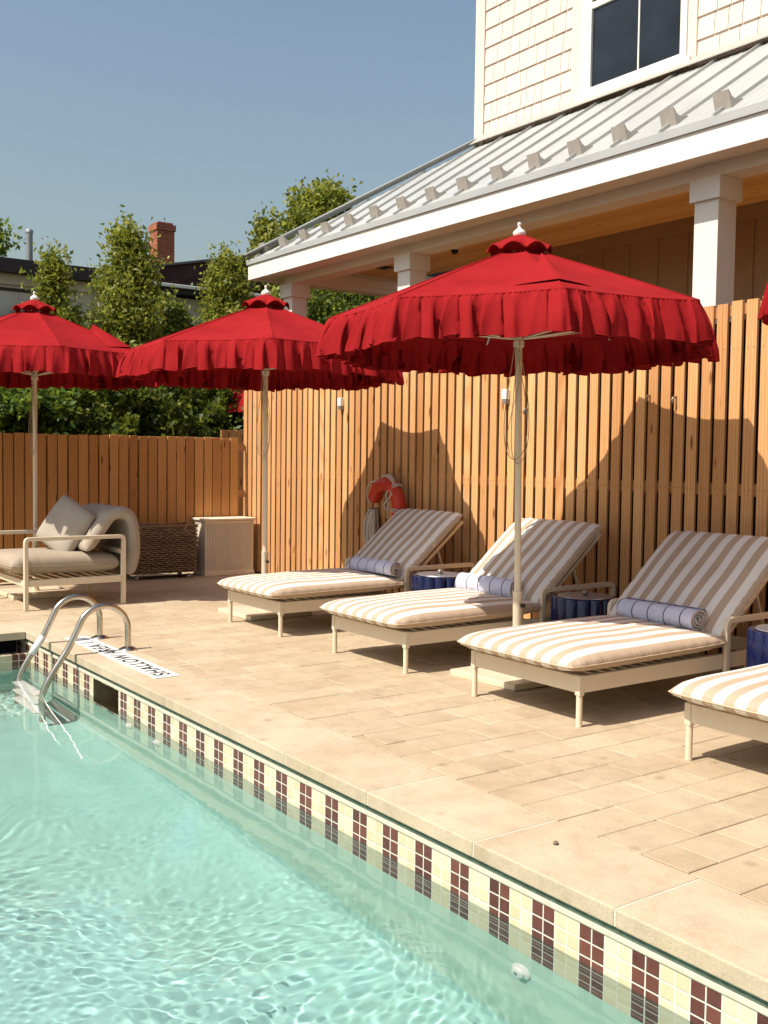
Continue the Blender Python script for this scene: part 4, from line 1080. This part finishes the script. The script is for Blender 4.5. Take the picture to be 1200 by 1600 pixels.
b = MB(); b.box(.3, .40, 0.22, 6.2, 5.52, 5.60); b.build('gutter', MAT['win_frame'], t, bevel=.01)
wn_ = empty('window', parent=t); MB().box(.004, .05, .5, 1.9, 3.6, 5.1).build('frame', MAT['win_frame'], wn_); MB().box(.051, .06, .57, 1.83, 3.67, 5.03).build('pane', MAT['glass2'], wn_)
t = empty('brick_building', (-26, 11.1, 0)); tag(t, 'dark brick building with a sloping parapet and tall chimney behind the annex', 'building')
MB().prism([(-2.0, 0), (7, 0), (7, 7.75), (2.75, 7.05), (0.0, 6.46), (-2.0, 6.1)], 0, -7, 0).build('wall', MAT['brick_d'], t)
b = MB(); b.hexa([(-.15,-2,6.1),(.06,-2,6.1),(.06,0,6.47),(-.15,0,6.47),(-.15,-2,6.16),(.06,-2,6.16),(.06,0,6.53),(-.15,0,6.53)]); b.hexa([(-.15,0,6.47),(.06,0,6.47),(.06,2.75,7.06),(-.15,2.75,7.06),(-.15,0,6.53),(.06,0,6.53),(.06,2.75,7.12),(-.15,2.75,7.12)]); b.build('coping', MAT['slate'], t)
b = MB(); b.box(-.6, -.1, .17, .66, 6.3, 7.60); b.box(-.63, -.07, .14, .69, 7.5, 7.66); b.box(-.57, -.13, .2, .63, 7.66, 7.72); b.build('chimney', MAT['brick'], t)
t = empty('shingled_gable', (-30, 5.5, 0)); tag(t, 'grey shingled gable roof showing at the far left above the cream house', 'house')
b = MB(); b.prism([(-6, 5), (2.9, 5), (2.9, 6.9), (1.5, 7.6), (-6, 7.6)], 0, -5, 0); b.build('roof', MAT['slate'], t)
t = empty('flue_pipe', (-24, 7.29, 5.45)); tag(t, 'grey metal flue pipe standing on the cream house roof', 'pipe')
MB().lathe([(.075, 0), (.075, 1.05), (.085, 1.06), (.085, 1.12), (.07, 1.14)], 18).build('flue', MAT['greymetal'], t, smooth='angle')
MB().lathe([(.16, .05), (.1, .16), (.085, .18)], 18).build('roof_collar', MAT['greymetal'], t, smooth='angle')

# ================================================================ TREES
def leaf_mesh(name, C, size, m, parent, seed, droop=0.0, elong=1.6):
    r_ = np.random.default_rng(seed); n = len(C); s = size*r_.uniform(.6, 1.3, n)[:, None]
    a = r_.standard_normal((n, 3)); a[:, 2] -= droop; a /= np.linalg.norm(a, axis=1)[:, None]
    c = r_.standard_normal((n, 3)); b_ = np.cross(a, c); b_ /= np.linalg.norm(b_, axis=1)[:, None]
    nr = np.cross(a, b_)
    V = np.stack([C-a*s*elong/2, C+b_*s*.42+nr*s*.12, C+a*s*elong/2, C-b_*s*.42+nr*s*.12], 1).reshape(-1, 3)
    me = bpy.data.meshes.new(name); me.vertices.add(4*n); me.vertices.foreach_set('co', V.astype(np.float32).ravel())
    me.loops.add(4*n); me.loops.foreach_set('vertex_index', np.arange(4*n, dtype=np.int32))
    me.polygons.add(n); me.polygons.foreach_set('loop_start', np.arange(0, 4*n, 4, dtype=np.int32)); me.polygons.foreach_set('loop_total', np.full(n, 4, np.int32))
    at = me.attributes.new('rnd', 'FLOAT', 'FACE'); at.data.foreach_set('value', r_.beta(1.6, 2.0, n).astype(np.float32))
    me.update(calc_edges=True); me.materials.append(m)
    o = bpy.data.objects.new(name, me); COL.objects.link(o); o.parent = parent; return o
def tree(loc, top, base, rad, label, mat, seed, nclump=150, per=90, size=.07, shape='cone', trunk_r=.05, csz=.2, group=None, cat='tree', name='young_tree', droop=.3, leader=True):
    t = empty(name, loc); tag(t, label, cat, group); r_ = np.random.default_rng(seed); rj = random.Random(seed)
    b = MB(); hgt = top
    lean = [rj.uniform(-.06, .06) for _ in range(4)]
    tp = [(lean[0]*math.sin(k), lean[1]*math.sin(k*1.3), hgt*k/8*.98) for k in range(9)]
    b.tube(tp, [trunk_r*(1-k/9)+.006 for k in range(9)], 8)
    cents = []
    for i in range(nclump):
        q = r_.random()**(.8 if shape == 'cone' else 1.0)
        z = base+(top-base)*q
        if shape == 'cone': rmax = rad*((1-q)**.95)*(.35+.85*r_.random())+.02
        else:
            e = math.sqrt(max(0.02, 1-(2*q-1)**2)); rmax = rad*e*(.75+.35*r_.random())
        rr_ = rmax*math.sqrt(r_.random()*.9+.1); a = r_.random()*2*math.pi
        c = (rr_*math.cos(a), rr_*math.sin(a), z-.12*rr_)
        cents.append(c)
        if i % 3 == 0: b.tube([(0, 0, max(.3, z-.35*rr_-.05)), (c[0]*.55, c[1]*.55, z-.12*rr_), c], [trunk_r*.32*(1-q)+.006, .008, .004], 5, caps=False)
    b.build('trunk', MAT['bark'], t, smooth=True)
    cents = np.array(cents); k = np.repeat(np.arange(nclump), per)
    sc = csz*r_.uniform(.6, 1.4, nclump)[k][:, None]
    bd = cents*np.array([1, 1, 0])+np.array([0, 0, .25*rad])+r_.standard_normal((nclump, 3))*.25*rad; bd /= np.linalg.norm(bd, axis=1)[:, None]
    Cn = cents[k]+np.clip(r_.standard_normal((len(k), 3)), -1.7, 1.7)*sc*.38+bd[k]*(np.clip(r_.standard_normal((len(k), 1)), -1.5, 1.5)*sc*.85)
    if leader:
        n2 = 60; zz = top+r_.random(n2)*.12; L2 = np.stack([r_.normal(0, .035, n2), r_.normal(0, .035, n2), zz], 1); Cn = np.vstack([Cn, L2])
    Cn = Cn[Cn[:, 2] > .15]
    leaf_mesh('crown', Cn, size, mat, t, seed+5, droop)
    return t
TG = 'young trees beyond the lower fence'
tree((-16.0, 5.22, 0), 4.45, 1.8, .8, 'slim yellow green young tree rising behind the left umbrella', MAT['leaf_y'], 41, 110, 95, .052, csz=.19, group=TG)
tree((-16.0, 6.42, 0), 5.0, 1.7, 1.7, 'tallest young olive green tree standing between the left and middle umbrellas', MAT['leaf_y'], 42, 300, 95, .052, csz=.22, group=TG)
tree((-16.5, 8.42, 0), 4.85, 1.8, 1.5, 'bushy yellow green young tree just left of the porch corner', MAT['leaf_y'], 43, 260, 95, .052, csz=.22, group=TG)
tree((-17.2, 9.9, 0), 4.5, 2.0, .8, 'young olive tree seen between the middle umbrella and the first porch column', MAT['leaf_y'], 44, 170, 90, .06, csz=.2, group=TG)
tree((-16.4, 7.4, 0), 3.9, 1.8, .9, 'low bushy young tree filling the gap behind the middle umbrella', MAT['leaf_d'], 45, 170, 90, .06, csz=.2, group=TG)
# tall trees behind the porch
tree((-26.0, 16.3, 0), 9.25, 2.5, 1.9, 'tall green tree whose top shows above the porch roof', MAT['leaf_y'], 51, 330, 110, .10, 'oval', .14, .34, cat='tree', name='tall_tree', leader=False)
tree((-27.0, 15.0, 0), 8.3, 3, 1.0, 'slimmer green tree touching the low end of the porch roof', MAT['leaf_y'], 52, 170, 100, .10, 'cone', .1, .3, cat='tree', name='tall_tree')
tree((-20.2, 13.2, 0), 5.6, .8, 1.9, 'dense green tree seen through the open end of the porch', MAT['leaf_d'], 53, 360, 110, .08, 'oval', .12, .3, name='dense_tree', leader=False)
tree((-22.0, 16.2, 0), 6.4, .8, 2.2, 'dense dark tree farther back through the open porch', MAT['leaf_d'], 54, 330, 110, .09, 'oval', .12, .32, name='dense_tree', leader=False)
tree((-32.0, 8.1, 0), 8.5, 3, 1.1, 'dark leafy tree top beside the flue pipe at the far left', MAT['leaf_g'], 55, 170, 90, .12, 'oval', .15, .35, name='tall_tree', leader=False)
SG = 'leafy shrubs behind the lower fence'
sl_ = ['bright green compound leaf shrub at the left edge above the lower fence', 'bright leafy shrub behind the left umbrella pole', 'dark leafy shrub between the left and middle umbrella poles', 'dark leafy shrub above the middle of the lower fence', 'dark leafy shrub left of the short pale fence piece', 'dark shrub at the left end of the tall fence below the far umbrella']
for i, (x, y, h, m) in enumerate(((-14.2, 3.3, 2.7, 'leaf_g'), (-14.4, 4.4, 2.45, 'leaf_g'), (-14.6, 5.5, 2.95, 'leaf_d'), (-14.7, 6.5, 2.6, 'leaf_d'), (-15.0, 7.5, 3.1, 'leaf_d'), (-16.4, 9.2, 2.3, 'leaf_d'))):
    tree((x, y, 0), h, .3, .95, sl_[i], MAT[m], 60+i, 210, 110, .062, 'oval', .05, .2, group=SG, cat='shrub', name='leafy_shrub', leader=False, droop=0)
for i in range(7):
    tree((-19.5-1.2*(i % 2), 1.5+1.9*i, 0), 2.7+.25*(i % 3), .3, 1.35, ['dark background shrub row beneath the cream house, bush %s' % q for q in ('behind the left edge', 'behind the left pole', 'behind the armchair pillow', 'behind the tallest young tree', 'behind the basket', 'behind the deck box', 'behind the fence corner')][i], MAT['leaf_d'], 80+i, 130, 80, .10, 'oval', .06, .3, group='dark bushes in front of the neighbouring houses', cat='bush', name='dark_bush', leader=False)

if USE_MNEE:
    for nm in ('pool_wall', 'pool_floor', 'pool_tile_band', 'pool_end_tile'):
        bpy.data.objects[nm].cycles.is_caustics_receiver = True
    for o in bpy.data.objects:
        if o.parent and o.parent.name.startswith(('pool_ladder', 'return_fitting')): o.cycles.is_caustics_receiver = True
